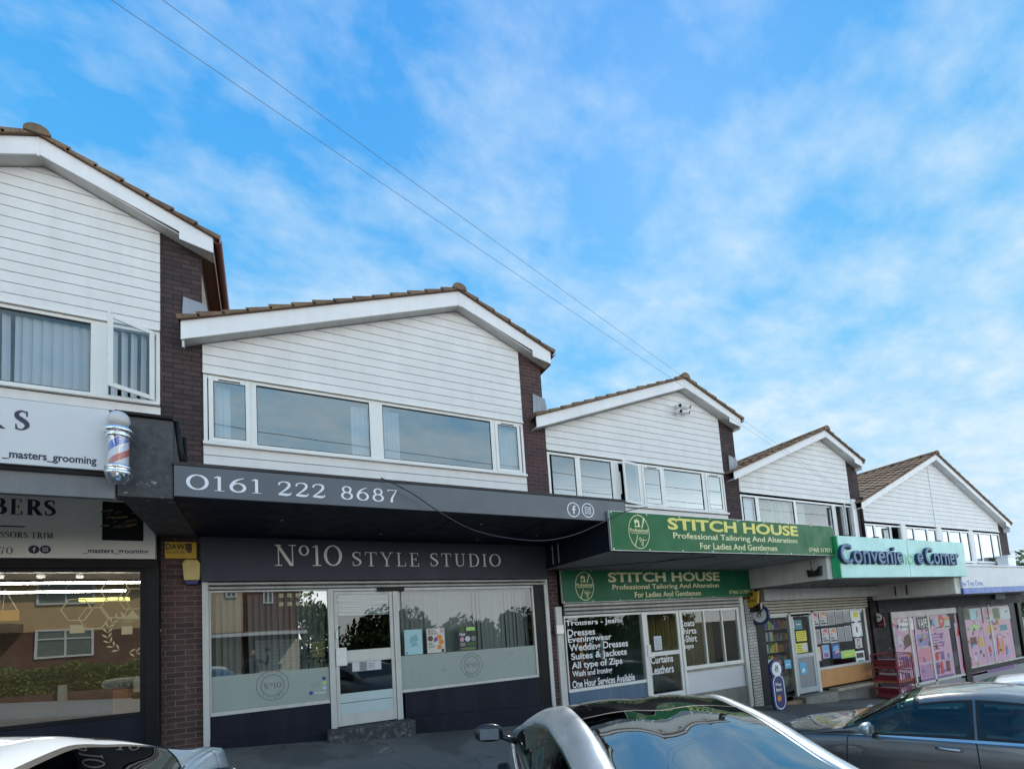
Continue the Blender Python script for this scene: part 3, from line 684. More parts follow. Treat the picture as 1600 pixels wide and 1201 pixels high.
# ================================================================== shopfront helpers
def bars(b, name, mat, lst, y0, y1, bevel=.004, parent=None):
    if name in ('shutter_rail', 'shop_window_frame'):
        for q in lst: B(q[0], q[1], y0, y1, q[2], q[3]).build(name, mat, b, bevel=bevel)
        return None
    mb = MB()
    for i, (x0, x1, z0, z1) in enumerate(lst): mb.box(x0, x1, y0+.0006*(i % 5), y1, z0, z1)
    return mb.build(name, mat, parent or b, bevel=bevel)
def shutter(b, x0, x1, z0, z1, y=-.10, mat=None, n=3):
    mb = MB(); h = (z1-z0)/n
    for i in range(n):
        za = z0+i*h; mb.prismx([(y, za+.008), (y-.018, za+h*.3), (y-.02, za+h*.65), (y, za+h-.008), (y+.03, za+h-.008), (y+.03, za+.008)], x0, x1)
    mb.build('roller_shutter', mat or SLAT, b)
    B(x0+.002, x1-.002, y+.031, y+.05, z0, z1).build('shutter_backing', BLACK, b)
# ---------------- unit 1 front
BZ = 2.70
B(-7.4, -1.30, -.10, .05, 2.69, 2.80).build('window_head', BLACK, b1, bevel=.004)
B(-1.43, -1.283, -.13, -.002, .1, 2.69).build('pilaster', BLACK, b1, bevel=.004)
B(-7.4, -1.432, -.06, .05, -.1, .75).build('stall_riser', NAVY, b1)
w1 = bars(b1, 'shop_window', BLACK, [(-7.4, -1.434, .751, .80), (-7.4, -1.434, 2.64, 2.689), (-4.35, -4.25, .80, 2.64), (-1.50, -1.434, .80, 2.64)], -.075, .0)
glazing(w1, 'pane', -4.25, -1.50, .80, 2.64, -.045, GBARB); glazing(w1, 'pane', -7.4, -4.35, .80, 2.64, -.045, GBARB)
room(b1, -7.35, -1.32, .01, 5.5, .18, 2.95, M('barber_room', (.16, .145, .11), .9, var=.3))
for i, (z, xo) in enumerate(((2.56, 0), (2.50, .3))):
    B(-7.0, -1.55-xo, .35+.5*i, .38+.5*i, z-.012, z+.012).build('strip_light', LED, b1)
B(-2.55, -1.95, 1.5, 1.62, 2.42, 2.47).build('ceiling_light', LEDY, b1)
mb = MB()
for i in range(12): mb.lathe((-7+.42*i, .9, 2.70), [(.04, 0), (.05, .03), (.03, .06)], 10)
mb.build('ceiling_spots', BLINDW, b1)
# window decals : honeycomb, crown and wreath
DEC = M('cream_decal', (.55, .44, .24), .5, var=.05)
mb = MB(); yd = -.0475
for px, py in ((180, 922), (180, 948), (147, 965), (120, 952), (207, 935)):
    cx, cz = W(px, py, yd); r = .155; P = [(cx+r*math.cos(rad(a)), cz+r*math.sin(rad(a))) for a in range(0, 361, 60)]
    for i in range(6):
        (ax, az), (bx, bz) = P[i], P[i+1]; dx, dz = bx-ax, bz-az; l = math.hypot(dx, dz); nx, nz = -dz/l*.006, dx/l*.006
        mb.prism([(ax+nx, az+nz), (bx+nx, bz+nz), (bx-nx, bz-nz), (ax-nx, az-nz)], yd-.0004*(i % 3)-.001, yd)
cx, cz = W(207, 962, yd); mb.prism([(cx-.10, cz-.04), (cx+.10, cz-.04), (cx+.13, cz+.07), (cx+.06, cz), (cx, cz+.08), (cx-.06, cz), (cx-.13, cz+.07)], yd-.001, yd)
cx, cz = W(207, 990, yd)
for s in (-1, 1):
    for i in range(8):
        a = rad(250+s*12+s*i*15); px, pz = cx+.26*math.cos(a), cz+.02+.26*math.sin(a)
        for t in (-1, 1):
            q = a+s*rad(90)+t*rad(38); mb.prism([(px, pz), (px+.05*math.cos(q)-.012*math.sin(q), pz+.05*math.sin(q)+.012*math.cos(q)), (px+.085*math.cos(q), pz+.085*math.sin(q)), (px+.05*math.cos(q)+.012*math.sin(q), pz+.05*math.sin(q)-.012*math.cos(q))], yd-.0012-.0002*i, yd)
x, z = W(109, 976, yd); x2, z2 = W(132, 988, yd); mb.box(x, x2, yd-.001, yd, z2, z)
x, z = W(190, 978, yd); x2, z2 = W(207, 990, yd); mb.box(x, x2, yd-.001, yd, z2, z)
mb.build('window_decals', DEC, b1)
x0, z0 = W(194, 972, yd); x1, z1 = W(211, 965, yd); text_mb('ISL', x0, z0, x1, z1, yd, .001).build('window_lettering', DEC, b1)
# ---------------- unit 2 front
ALW = ALUW
bars(b2, 'shutter_rail', ALW, [(-.80, -.722, .19, 2.50), (4.765, 4.845, -.28, 2.50)], -.085, -.02)
shutter(b2, -.72, 4.788, 2.375, 2.50, n=2)
B(-.80, 4.87, -.16, -.025, 2.501, 2.535).build('shutter_box', CHARD, b2, bevel=.004)
B(4.871, 5.10, -.03, -.003, -.3, 2.6).build('pier_facing', PIER, b2)
wl = bars(b2, 'shop_window', ALW, [(-.72, .84, .625, .68), (-.72, .84, 2.35, 2.374), (-.72, -.70, .68, 2.35)], -.07, .0)
B(-.70, .84, -.042, -.036, .681, 2.349).build('pane', GSALON, wl); B(-.699, .839, -.046, -.0425, .682, 1.17).build('frosted_band', FROST, wl)
wr = bars(b2, 'shop_window', ALW, [(1.95, 4.53, .65, .70), (1.95, 4.53, 2.33, 2.374), (4.49, 4.53, .70, 2.33)], -.07, .0)
B(1.951, 4.49, -.042, -.036, .701, 2.329).build('pane', GSHOP, wr); B(1.952, 4.489, -.046, -.0425, .702, 1.245).build('frosted_band', FROST, wr)
B(-.72, .86, -.055, .04, -.2, .624).build('stall_riser', NAVY, b2); B(1.99, 4.53, -.055, .04, -.4, .649).build('stall_riser', NAVY, b2)
B(4.531, 4.763, -.06, .03, -.3, 2.374).build('side_panel', BLACK, b2)
# sloping plinth
MB().prism([(-.72, gz(-.72, 0)-.2), (.77, gz(.77, 0)-.2), (.77, gz(.77, 0)+.17), (-.72, gz(-.72, 0)+.13)], -.10, -.054).build('plinth', NAVY, b2, bevel=.008)
MB().prism([(2.07, gz(2.07, 0)-.2), (4.75, gz(4.75, 0)-.2), (4.75, gz(4.75, 0)+.33), (2.07, gz(2.07, 0)+.27)], -.12, -.054).build('plinth', NAVY, b2, bevel=.008)
def scuffed():
    m, nt, p = new_mat('scuffed_step'); c = mixc(nt, ramp(nt, noise(nt, 11, detail=10, rough=.8), [(.5, 0), (.66, .7)]), (.045, .045, .05), (.33, .31, .29))
    nt.links.new(c, p.inputs['Base Color']); p.inputs['Roughness'].default_value = .8; bump(nt, noise(nt, 30, detail=8), .6, .01, p); return m
stp = scuffed()
B(.77, 2.065, -.36, .05, -.35, .235).build('door_step', stp, b2, bevel=.015)
df = bars(b2, 'door_frame', ALW, [(.845, .93, .236, 2.374), (1.855, 1.945, .236, 2.374), (.93, 1.855, 2.335, 2.374)], -.085, .02)
dr = bars(b2, 'door', ALW, [(.935, .99, .25, 2.33), (1.795, 1.85, .25, 2.33), (.99, 1.795, .25, .42), (.99, 1.795, 1.21, 1.235), (.99, 1.795, 2.28, 2.33)], -.065, -.02)
B(.991, 1.794, -.05, -.044, 1.40, 2.279).build('pane', GSHOP, dr); B(.991, 1.794, -.05, -.044, .74, 1.209).build('pane', GSHOP, dr)
B(.991, 1.794, -.060, -.04, 1.236, 1.40).build('push_plate', M('door_band', (.62, .63, .58), .35, var=.05), dr)
B(.991, 1.794, -.055, -.04, .60, .739).build('kick_panel', PALEP, dr); B(.991, 1.794, -.055, -.04, .421, .592).build('kick_panel', PALEP, dr)
B(.94, 1.10, -.11, -.066, 1.17, 1.45).build('lock_box', UPVC, dr, bevel=.01)
MB().tube([(.965, -.08, 1.70), (.965, -.10, 1.60)], .012, 8).build('door_handle', CHROMED, dr)
for i in range(9): pass
mb = MB(); r = random.Random(3)
for i in range(13):
    z = 2.27-i*.026; a = r.uniform(-.006, .006); mb.prism([(1.0, z-.008+a), (1.4, z-.012), (1.785, z-.008-a), (1.785, z+.012-a), (1.4, z+.010), (1.0, z+.012+a)], -.038, -.034)
mb.build('crumpled_blind', BLINDW, dr)
B(1.60, 2.05, -.115, -.09, 2.32, 2.375).build('door_closer', BLACK, b2, bevel=.004)
blinds(b2, -.62, .80, .70, 2.34, .14, BLIND, turn=30, seed=8, skip=.05); blinds(b2, 1.98, 4.46, .72, 2.32, .14, BLIND, turn=12, seed=9)
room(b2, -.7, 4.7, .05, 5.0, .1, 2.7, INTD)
# frosted window roundels
def roundel(b, cx, cz, r, y):
    mb = MB().ring(cx, cz, r, r*.975, y-.0015, y, 48).ring(cx, cz, r*.72, r*.69, y-.0018, y, 40); o = mb.build('window_roundel', INKB, b)
    serif_mb('No10', cx-r*.55, cz-r*.20, cx+r*.55, r*.38, y, .001).build('roundel_number', INKB, o)
    for word, a0, a1, up in (('STUDIO', 225, 315, False), ('STYLE', 130, 50, True)):
        n = len(word)
        for i, ch in enumerate(word):
            a = rad(a0+(a1-a0)*i/(n-1)); t = serif_mb(ch, -r*.05, -r*.07, r*.05, r*.15, y, .001)
            th = a-math.pi/2 if up else a+math.pi/2; c, s = math.cos(th), math.sin(th); ox, oz = cx+r*.85*math.cos(a), cz+r*.85*math.sin(a)
            t.v = [(ox+p[0]*c-p[2]*s, p[1], oz+p[0]*s+p[2]*c) for p in t.v]; t.build('roundel_letter', INKB, o)
cx, cz = W(426, 1070, -.046); roundel(b2, cx, cz, .215, -.0462)
cx, cz = W(737, 1038, -.046); roundel(b2, cx, cz, .205, -.0462)
# small social stickers
for i, (px, py, mt) in enumerate(((506, 1059, DEEPB), (507, 1066, LIME), (507, 1074, PALEB), (486, 1082, DEEPB))):
    x, z = W(px, py, -.046); MB().disc(x, z, .028, -.0485, -.0465, 16).build('sticker', mt, b2)
x0, z0 = W(492, 1084, -.046); x1, z1 = W(510, 1078, -.046); text_mb('facebook', x0, z0, x1, z1, -.0465, .001).build('sticker_lettering', WHITE, b2)
# ---------------- unit 3 front
bars(b3, 'shutter_rail', ALW, [(4.985, 5.125, -.1, 1.95)], -.09, -.02); bars(b3, 'shutter_rail', ALW, [(10.24, 10.36, -.62, 2.0)], -.12, -.02)
B(5.0, 5.2, .02, .12, -.5, 3.1).build('front_wall', BLACK, b3); B(5.1, 10.8, .121, .2, 1.9, 3.1).build('front_wall', BLACK, b3); B(-.8, 4.7, .12, .2, 2.6, 3.3).build('front_wall', BLACK, b2); B(-7.3, -1.27, .12, .2, 2.8, 3.9).build('front_wall', BLACK, b1); B(-1.32, -1.27, .0, .12, -.2, 3.9).build('front_wall', BLACK, b1); B(10.8, 16.4, .121, .2, 1.6, 2.9).build('front_wall', BLACK, b4); B(16.4, 27, .121, .2, 1.4, 2.2).build('front_wall', BLACK, b5)
B(10.365, 10.42, -.10, -.02, -.66, 2.0).build('shutter_rail', BLACK, b3)
B(4.93, 5.10, -.16, -.091, 1.42, 1.60).build('lock_box', ALU, b3, bevel=.006)
shutter(b3, 5.175, 10.238, 1.77, 2.01, n=3)
wl = bars(b3, 'shop_window', UPVC, [(5.173, 7.14, .28, .34), (5.173, 7.14, 1.72, 1.765), (5.173, 5.20, .34, 1.72)], -.07, .0)
B(5.201, 7.14, -.042, -.036, .341, 1.719).build('pane', GTAIL, wl)
B(5.173, 7.13, -.055, .03, -.5, .279).build('stall_riser', BLUEPN, b3)
df = bars(b3, 'door_frame', UPVC, [(7.141, 7.25, -.12, 1.765), (8.24, 8.315, -.12, 1.765), (7.25, 8.24, 1.752, 1.768)], -.085, .02)
dr = bars(b3, 'door', UPVC, [(7.255, 7.30, -.10, 1.75), (8.16, 8.235, -.10, 1.75), (7.30, 8.16, -.10, .0), (7.30, 8.16, .80, .89), (7.30, 8.16, 1.70, 1.75)], -.065, -.02)
B(7.301, 8.159, -.05, -.044, .89, 1.70).build('pane', GTAIL, dr); B(7.301, 8.159, -.05, -.044, .001, .80).build('pane', GTAIL, dr)
B(7.20, 7.30, -.11, -.066, .80, 1.06).build('lock_box', UPVC, dr, bevel=.008)
wr = bars(b3, 'shop_window', UPVC, [(8.316, 10.236, .42, .50), (8.316, 10.236, 1.71, 1.765), (9.0, 9.045, .50, 1.71), (9.60, 9.64, .50, 1.71), (10.15, 10.236, .50, 1.71)], -.07, .0)
for a, c in ((8.317, 9.0), (9.045, 9.60), (9.64, 10.15)): B(a, c, -.042, -.036, .50, 1.71).build('pane', GTAIL, wr)
B(8.316, 10.236, -.10, .0, .375, .415).build('sill', TIMB, b3, bevel=.005)
B(8.316, 10.22, -.055, .03, -.12, .374).build('white_panel', SIGNW, b3)
B(7.14, 10.45, -.075, .02, -.9, -.121).build('rubble_base', CONC, b3, bevel=.01)
room(b3, 5.15, 7.25, .05, 3.6, -.1, 2.0, INTG); room(b3, 7.26, 10.2, .05, 3.6, -.3, 2.0, M('panelled_room', (.15, .11, .06), .9, var=.3))
curtain(b3, 7.4, 10.2, -.1, 1.75, .75, M('brown_drape', (.34, .24, .12), .9, var=.2), 30, .03, 'interior_panelling')
B(5.3, 6.9, 1.6, 1.7, .3, .75).build('counter', M('red_cloth', (.25, .03, .03), .8), b3)
MB().tube([(6.1, 1.1, 1.42), (6.9, 1.1, 1.42)], .012, 6).tube([(6.1, 1.1, 1.42), (6.1, 1.1, .3)], .012, 6).tube([(6.9, 1.1, 1.42), (6.9, 1.1, .3)], .012, 6).build('clothes_rail', BLACK, b3)
for i, (x, mt) in enumerate(((6.25, ORANGE), (6.4, GREYF), (6.55, TEAL), (6.7, MAROON), (6.82, BLINDW))):
    MB().prism([(x-.04, .75), (x+.05, .75), (x+.045, 1.3), (x, 1.38), (x-.04, 1.3)], .95, 1.25).build('hanging_garment', mt, b3, bevel=.02)
# ---------------- unit 4 front
B(10.45, 10.80, -.06, -.002, -.9, 1.95).build('white_brick_pier', WHITEBRICK, b4)
B(10.802, 11.06, -.07, .0, -.9, 1.95).build('dark_post', BLACK, b4, bevel=.004)
B(11.10, 16.40, -.17, -.015, 1.88, 2.18).build('shutter_box', M('box_white', (.52, .52, .50), .5, var=.1, streak=.3), b4, bevel=.004)
shutter(b4, 11.05, 15.80, 1.56, 1.87, n=4, mat=M('cream_slat', (.50, .46, .36), .5, var=.1, streak=.25))
bars(b4, 'shop_window_frame', ALUW, [(12.12, 12.20, -.6, 1.55), (13.08, 13.20, -.6, 1.55), (11.06, 15.75, 1.50, 1.55), (13.2, 15.7, -.04, .03)], -.07, .0)
w4 = bars(b4, 'shop_window', ALUW, [(15.62, 15.72, .03, 1.5)], -.07, .0); B(13.2, 15.62, -.042, -.036, .03, 1.5).build('pane', GSHOP, w4)
wg = bars(b4, 'shop_window', BLACK, [(11.06, 11.12, -.5, 1.5)], -.07, .0); B(11.12, 12.12, -.042, -.036, -.45, 1.5).build('pane', GSHOP, wg)
dr = bars(b4, 'door', M('grey_door', (.40, .45, .48), .4, .2), [(12.21, 12.30, -.56, 1.45), (12.98, 13.07, -.56, 1.45), (12.30, 12.98, -.56, -.42), (12.30, 12.98, .36, .46)], -.065, -.02)
B(12.301, 12.979, -.05, -.044, .46, 1.45).build('pane', GSHOP, dr); B(12.301, 12.979, -.05, -.03, -.419, .36).build('kick_panel', GREYP, dr)
B(13.19, 15.75, -.07, .03, -.50, -.041).build('stall_riser', PLY, b4)
MB().box(13.5, 15.95, -.30, -.06, -.62, -.545).build('bench_ledge', TIMB, b4, bevel=.006)
B(12.1, 15.9, -.08, .03, -1.2, -.62).build('plinth', CONC, b4, bevel=.01); B(12.05, 13.45, -.32, .03, -1.2, -.60).build('door_step', CONC, b4, bevel=.015)
MB().box(11.1, 12.5, -.22, -.09, -.78, -.66).build('threshold_board', M('rusty_board', (.35, .22, .12), .8, var=.4, streak=.5), b4, bevel=.01)
room(b4, 11.1, 15.9, .05, 5, -.6, 2.0)
# shelves of stock behind the open glass
sh = MB(); r = random.Random(5)
for k in range(6):
    z = -.35+k*.3; B(11.2, 12.75, .22, .55, z-.012, z).build('shelf', ALUW, b4)
STK = [ORANGE, YELP, YEL, LIME, TEAL, RED, BLINDW, DEEPB]
for k in range(6):
    z = -.35+k*.3; x = 11.22
    while x < 12.7:
        w_ = r.uniform(.05, .10); h = r.uniform(.12, .24); B(x, x+w_*.9, .20, .4, z+.001, z+h).build('stock_packet', r.choice(STK), b4); x += w_
# ---------------- unit 5 front
B(16.42, 27.2, -.10, .04, 1.37, 1.75).build('dark_beam', M('dark_beam_paint', (.026, .030, .032), .6, var=.2, streak=.2, spec=.2), b5)
B(16.03, 17.0, -.06, -.002, -1.6, 1.75).build('dark_pier', M('dark_pier_paint', (.010, .010, .011), .6, var=.4, streak=.3, spec=.15), b5)
bars(b5, 'shop_window_frame', BLACK, [(21.4, 21.85, -1.6, 1.369), (26.5, 26.8, -1.6, 1.369), (17.0, 17.08, -1.6, 1.369), (21.85, 26.5, -.95, -.80)], -.09, .0)
bars(b5, 'shop_window_frame', ALUW, [(17.08, 21.4, 1.18, 1.368), (18.1, 18.2, -1.2, 1.18), (19.3, 19.42, -1.2, 1.18), (23.9, 24.0, -.8, 1.36)], -.07, .0)
w5 = bars(b5, 'shop_window', ALUW, [(17.09, 21.39, -.98, -.9)], -.07, .0); B(17.09, 21.39, -.04, -.034, -.9, 1.18).build('pane', GSHOP, w5)
w6 = bars(b5, 'shop_window', ALUW, [(21.86, 26.49, -.79, -.74)], -.07, .0); B(21.86, 26.49, -.04, -.034, -.74, 1.368).build('pane', GSHOP, w6)
B(17.08, 26.5, -.05, .04, -2.2, -.981).build('stall_riser', GREYP, b5)
room(b5, 17.0, 26.6, .05, 5, -1.4, 1.8)
# lower brick pier skins in the lighter worn brick
B(-1.281, -.802, -.012, -.001, -.2, 3.14).build('brick_pier', PIER, b1)
# ================================================================== signs
def icon_f(mb, cx, cz, r, y, ring=True):
    if ring: mb.ring(cx, cz, r, r*.88, y-.003, y, 32)
    mb.box(cx-.06*r, cx+.14*r, y-.0034, y, cz-.55*r, cz+.35*r).box(cx-.22*r, cx+.34*r, y-.0028, y, cz-.02*r, cz+.14*r)
    mb.prism([(cx-.06*r, cz+.34*r), (cx+.14*r, cz+.34*r), (cx+.20*r, cz+.42*r), (cx+.36*r, cz+.42*r), (cx+.36*r, cz+.57*r), (cx+.14*r, cz+.57*r), (cx-.04*r, cz+.48*r)], y-.0031, y)
def icon_i(mb, cx, cz, r, y, ring=True):
    if ring: mb.ring(cx, cz, r, r*.88, y-.003, y, 32)
    q = .48*r
    for p in ((-1, -1), (1, -1), (1, 1), (-1, 1)): pass
    mb.box(cx-q, cx+q, y-.0030, y, cz+q*.82, cz+q).box(cx-q, cx+q, y-.0030, y, cz-q, cz-q*.82).box(cx-q, cx-q*.82, y-.0026, y, cz-q, cz+q).box(cx+q*.82, cx+q, y-.0026, y, cz-q, cz+q)
    mb.ring(cx, cz, .26*r, .17*r, y-.003, y, 20).disc(cx+.3*r, cz+.3*r, .06*r, y-.003, y, 10)
def sign(name, label, x0, x1, z0, z1, y, th, mat, bevel=.003):
    s = thing(name, label, 'sign', ((x0+x1)/2, y, z0)); B(x0, x1, y, y+th, z0, z1).build('board', mat, s, bevel=bevel); return s
# salon canopy sign
s = sign('shop_sign', 'long charcoal canopy sign reading 0161 222 8687 with two round white icons', -.84, 5.235, 3.165, 3.497, -2.045, .042, CHAR)
yf = -2.0455
segs = [('0161', 290, 410), ('222', 433, 509), ('8687', 531, 622)]
for t, a, c in segs:
    xa = W(a, 757, yf)[0]; xc = W(c, 770, yf)[0]; serif_mb(t, xa, 3.245, xc, .165, yf, .004, wt=1.15).build('lettering', LETW, s)
mb = MB(); cx, cz = W(896, 796, yf); icon_f(mb, cx, cz, .115, yf); cx, cz = W(918.5, 797, yf); icon_i(mb, cx, cz, .115, yf); mb.build('social_icons', LETW, s)
# salon fascia sign
s = sign('shop_sign', 'dark charcoal fascia sign under the canopy carrying one line of pale serif capitals', -.815, 4.868, 2.54, 3.150, -.075, .06, CHARD)
yf = -.0755; x0 = W(428, 870, yf)[0]; xm = W(535, 870, yf)[0]
serif_mb('No10', x0, 2.735, xm, .33, yf, .012, wt=1.1, track=.06).build('lettering', LETG, s)
serif_mb('STYLE', W(549, 870, yf)[0], 2.735, W(656, 870, yf)[0], .235, yf, .012, wt=1.0, track=.16).build('lettering', LETG, s)
serif_mb('STUDIO', W(671, 870, yf)[0], 2.735, W(782, 870, yf)[0], .235, yf, .012, wt=1.0, track=.16).build('lettering', LETG, s)
# tailoring signs
def oval_logo(s, cx, cz, rz, y, gold):
    k = .78; mb = MB().ring(cx, cz, rz, rz*.955, y-.002, y, 48, sx=k)
    q = rz; u = lambda a, b: (cx+a*q, cz+b*q)
    mb.prism([u(-.32, .28), u(.12, .28), u(.12, .34), u(-.32, .34)], y-.002, y)
    mb.prism([u(-.30, .55), u(.06, .55), u(.06, .66), u(-.30, .70)], y-.0024, y).prism([u(-.05, .34), u(.08, .34), u(.06, .56), u(-.03, .56)], y-.0021, y)
    mb.prism([u(-.28, .44), u(-.18, .44), u(-.20, .56), u(-.26, .56)], y-.0022, y).box(cx-.24*q, cx-.22*q, y-.0023, y, cz+.34*q, cz+.44*q).prism([u(-.12, .68), u(-.06, .68), u(-.07, .78), u(-.12, .78)], y-.0019, y)
    mb.prism([u(.20, .22), u(.26, .22), u(.50, .80), u(.44, .86), u(.38, .80)], y-.0026, y)
    mb.prism([u(-.42, -.86), u(-.36, -.86), u(-.10, -.18), u(-.14, -.18)], y-.0024, y)
    pts = catmull([(-.08, -.50), (.02, -.34), (.10, -.44), (.0, -.60), (.12, -.50), (.26, -.42), (.30, -.26), (.24, -.50), (.20, -.80), (.12, -.72), (.26, -.52), (.50, -.46)], 5)
    L_, R_ = [], []
    for i, p in enumerate(pts):
        a, b = pts[max(i-1, 0)], pts[min(i+1, len(pts)-1)]; dx, dz = b[0]-a[0], b[1]-a[1]; l = math.hypot(dx, dz) or 1
        L_.append((cx+(p[0]-dz/l*.018)*q, y-.0029, cz+(p[1]+dx/l*.018)*q)); R_.append((cx+(p[0]+dz/l*.018)*q, y-.0029, cz+(p[1]-dx/l*.018)*q))
    mb.grid([L_, R_])
    lg = mb.build('logo', gold, s)
    text_mb('Professional', cx-.68*q, cz-.02*q, cx+.68*q, cz+.20*q, y, .0033, .008).build('logo_lettering', gold, lg)
    text_mb('Tailoring And Alteration', cx-.64*q, cz-.14*q, cx+.64*q, cz-.04*q, y, .0033, .01).build('logo_lettering', gold, lg)
def tailor(x0, x1, z0, z1, y, mat, gold, pale, lab, ph):
    s = sign('shop_sign', lab, x0, x1, z0, z1, y, .035, mat); w, h = x1-x0, z1-z0; yf = y-.0005
    X = lambda u: x0+u*w; Z = lambda v: z0+v*h
    text_mb('STITCH HOUSE', X(.205), Z(.60), X(.795), Z(.93), yf, .004, .03).build('lettering', gold, s)
    text_mb('Professional Tailoring And Alteration', X(.222), Z(.315), X(.785), Z(.53), yf, .003, .010).build('lettering', pale, s)
    text_mb('For Ladies And Gentlemen', X(.325), Z(.09), X(.675), Z(.27), yf, .003, .010).build('lettering', pale, s)
    text_mb(ph, X(.845), Z(.10), X(.975), Z(.24), yf, .003).build('lettering', pale, s)
    oval_logo(s, X(.098), Z(.5), h*.45, yf, pale)
    mb = MB()
    for i in range(9):
        for zz in (z0+.02, z1-.02): mb.disc(x0+.04+(w-.08)*i/8, zz, .011, yf-.005, yf, 8)
    mb.build('fixing_screws', ALU, s)
    fm = MB(); frame_mb(fm, x0-.006, x1+.006, z0-.006, z1+.006, y-.006, y+.04, .0055); fm.build('edge_trim', ALU, s)
tailor(4.835, 10.86, 2.69, 3.315, -2.10, GREEN, GOLD, GOLDP, 'bright green canopy sign with yellow lettering, the upper and larger of the two green signs', '07460 317071')
tailor(5.14, 10.77, 2.02, 2.665, -.12, GREEND, GOLDP, GOLDP, 'darker green sign with dull yellow lettering in the shade directly above the shutter', '07460 317071')
# convenience sign
s = sign('shop_sign', 'pale mint canopy sign with raised dark blue letters, some of them missing', 10.88, 16.68, 2.205, 3.11, -2.16, .16, MINT)
B(10.835, 10.878, -2.165, -2.0, 2.207, 3.108).build('end_cap', MINTG, s)
B(13.72, 13.728, -2.1625, -2.1605, 2.22, 3.10).build('panel_joint', TEAL, s)
yf = -2.161
def blk(t, a, c, mat, side, z0=2.50, z1=2.93, ext=.07):
    xa, xc = a, c; text_mb(t, xa-.015, z0-.012, xc-.015, z1-.012, yf, ext*.8, .012).build('letter_shadow', side, s); text_mb(t, xa, z0, xc, z1, yf-.0, ext, .010).build('lettering', mat, s)  # dark offset copy of the letters stands in for their shadow
xa = lambda px: W(px, 875, yf)[0]
blk('Convenie', xa(1310), xa(1407), BLUEL, BLUED); 
text_mb('nc', xa(1410), 2.50, xa(1425), 2.76, yf, .012, .02).build('lettering', MINTL, s)
blk('e', xa(1429), xa(1438), BLUEL, BLUED, z1=2.78); blk('Corner', xa(1442), xa(1494), BLUEL, BLUED)
# bank-like end canopy sign
s = sign('shop_sign', 'white end canopy sign with a blue stripe and small blue street-name words', 16.66, 27.4, 1.90, 2.44, -2.03, .045, SIGNW)
B(16.66, 27.4, -2.034, -2.0, 1.74, 1.899).build('blue_stripe', M('royal_blue', (.01, .10, .42), .35, var=.05), s)
x0, z0 = W(1500, 916, -2.03); x1, z1 = W(1535, 906, -2.03); text_mb('Yew Tree Drive', x0, z0, x1, z1, -2.0305, .002, .004).build('lettering', M('blue_lettering', (.02, .14, .45), .4, var=0), s)
MB().tube([(16.7, -2.04, 2.47), (17.0, -2.05, 2.50), (27, -2.05, 2.47)], .03, 8).build('top_rail', BARGE, s)
# barber signs
s = sign('shop_sign', 'large pale upper barber sign ending in navy serif letters RS beside the striped pole', -7.38, -1.375, 3.372, 4.0, -2.075, .036, SIGNW)
yf = -2.0755; x1, z1 = W(46, 648, yf); x0b, z0b = W(-8, 677, yf)
e = W(46, 660, yf)[0]; k = W(22, 660, yf)[0]
serif_mb('S', k, 3.70, e, .195, yf, .003, wt=2.0).build('lettering', INK, s); serif_mb('BER', k-.80, 3.70, k-.075, .195, yf, .003, wt=2.0).build('lettering', INK, s)
x0, z0 = W(3, 721, yf); x1, z1 = W(151, 716, yf); text_mb('_masters_grooming', x0, z1-.085, x1, z1+.01, yf, .002, .022).build('lettering', INK, s)
s = sign('shop_sign', 'cream lower barber sign with the words BERS and a small black picture panel', -7.38, -1.325, 2.812, 3.59, -.135, .10, SIGNC)
yf = -.1355
def pt(px, py): return W(px, py, yf)
serif_mb('BERS', pt(-13, 795)[0], pt(40, 804)[1], pt(87, 795)[0], .20, yf, .003, wt=2.0).build('lettering', INK, s)
B(pt(-60, 821)[0], pt(39, 822)[0], yf-.003, yf, pt(20, 823)[1], pt(20, 821)[1]).build('rule', INK, s)
serif_mb('SSORS TRIM', pt(0, 836)[0], pt(40, 840)[1], pt(83, 836)[0], .075, yf, .003, wt=1.3).build('lettering', INK, s)
serif_mb('70', pt(0, 860)[0], pt(10, 865)[1], pt(20, 860)[0], .085, yf, .003, wt=1.3).build('lettering', INK, s)
mb = MB(); a = pt(53, 858); b_ = pt(71, 858)
o = MB().disc(a[0], a[1], .052, yf-.002, yf).disc(b_[0], b_[1], .052, yf-.002, yf).build('social_icons', INK, s)
icon_f(mb, a[0], a[1], .05, yf-.0025, False); icon_i(mb, b_[0], b_[1], .05, yf-.0025, False); mb.build('icon_marks', SIGNC, o)
text_mb('_masters_grooming', pt(130, 862)[0], pt(180, 865)[1]-.01, pt(232, 862)[0], pt(180, 857)[1], yf, .002, .02).build('lettering', INK, s)
(xa_, za_), (xb_, zb_) = pt(160, 783), pt(224, 845)
pc = B(xa_, xb_, yf-.004, yf, zb_, za_).build('picture_panel', BLACK, s)
r = random.Random(11)
for i in range(16):
    x, z = lerp(xa_, xb_, r.uniform(.05, .8)), lerp(zb_, za_, r.uniform(.32, .8)); w_, h = r.uniform(.02, .08), r.uniform(.006, .03)
    MB().prism([(x-w_, z-h), (x+w_, z+h*.2), (x+w_*.7, z+h*1.5), (x-w_*.5, z+h*.5)], yf-.006-.0004*i, yf-.004).build('picture_detail', r.choice([M('pic_brown', (.16, .07, .045), .5), M('pic_grey', (.07, .065, .065), .5), M('pic_gold', (.24, .18, .08), .5)]), pc)
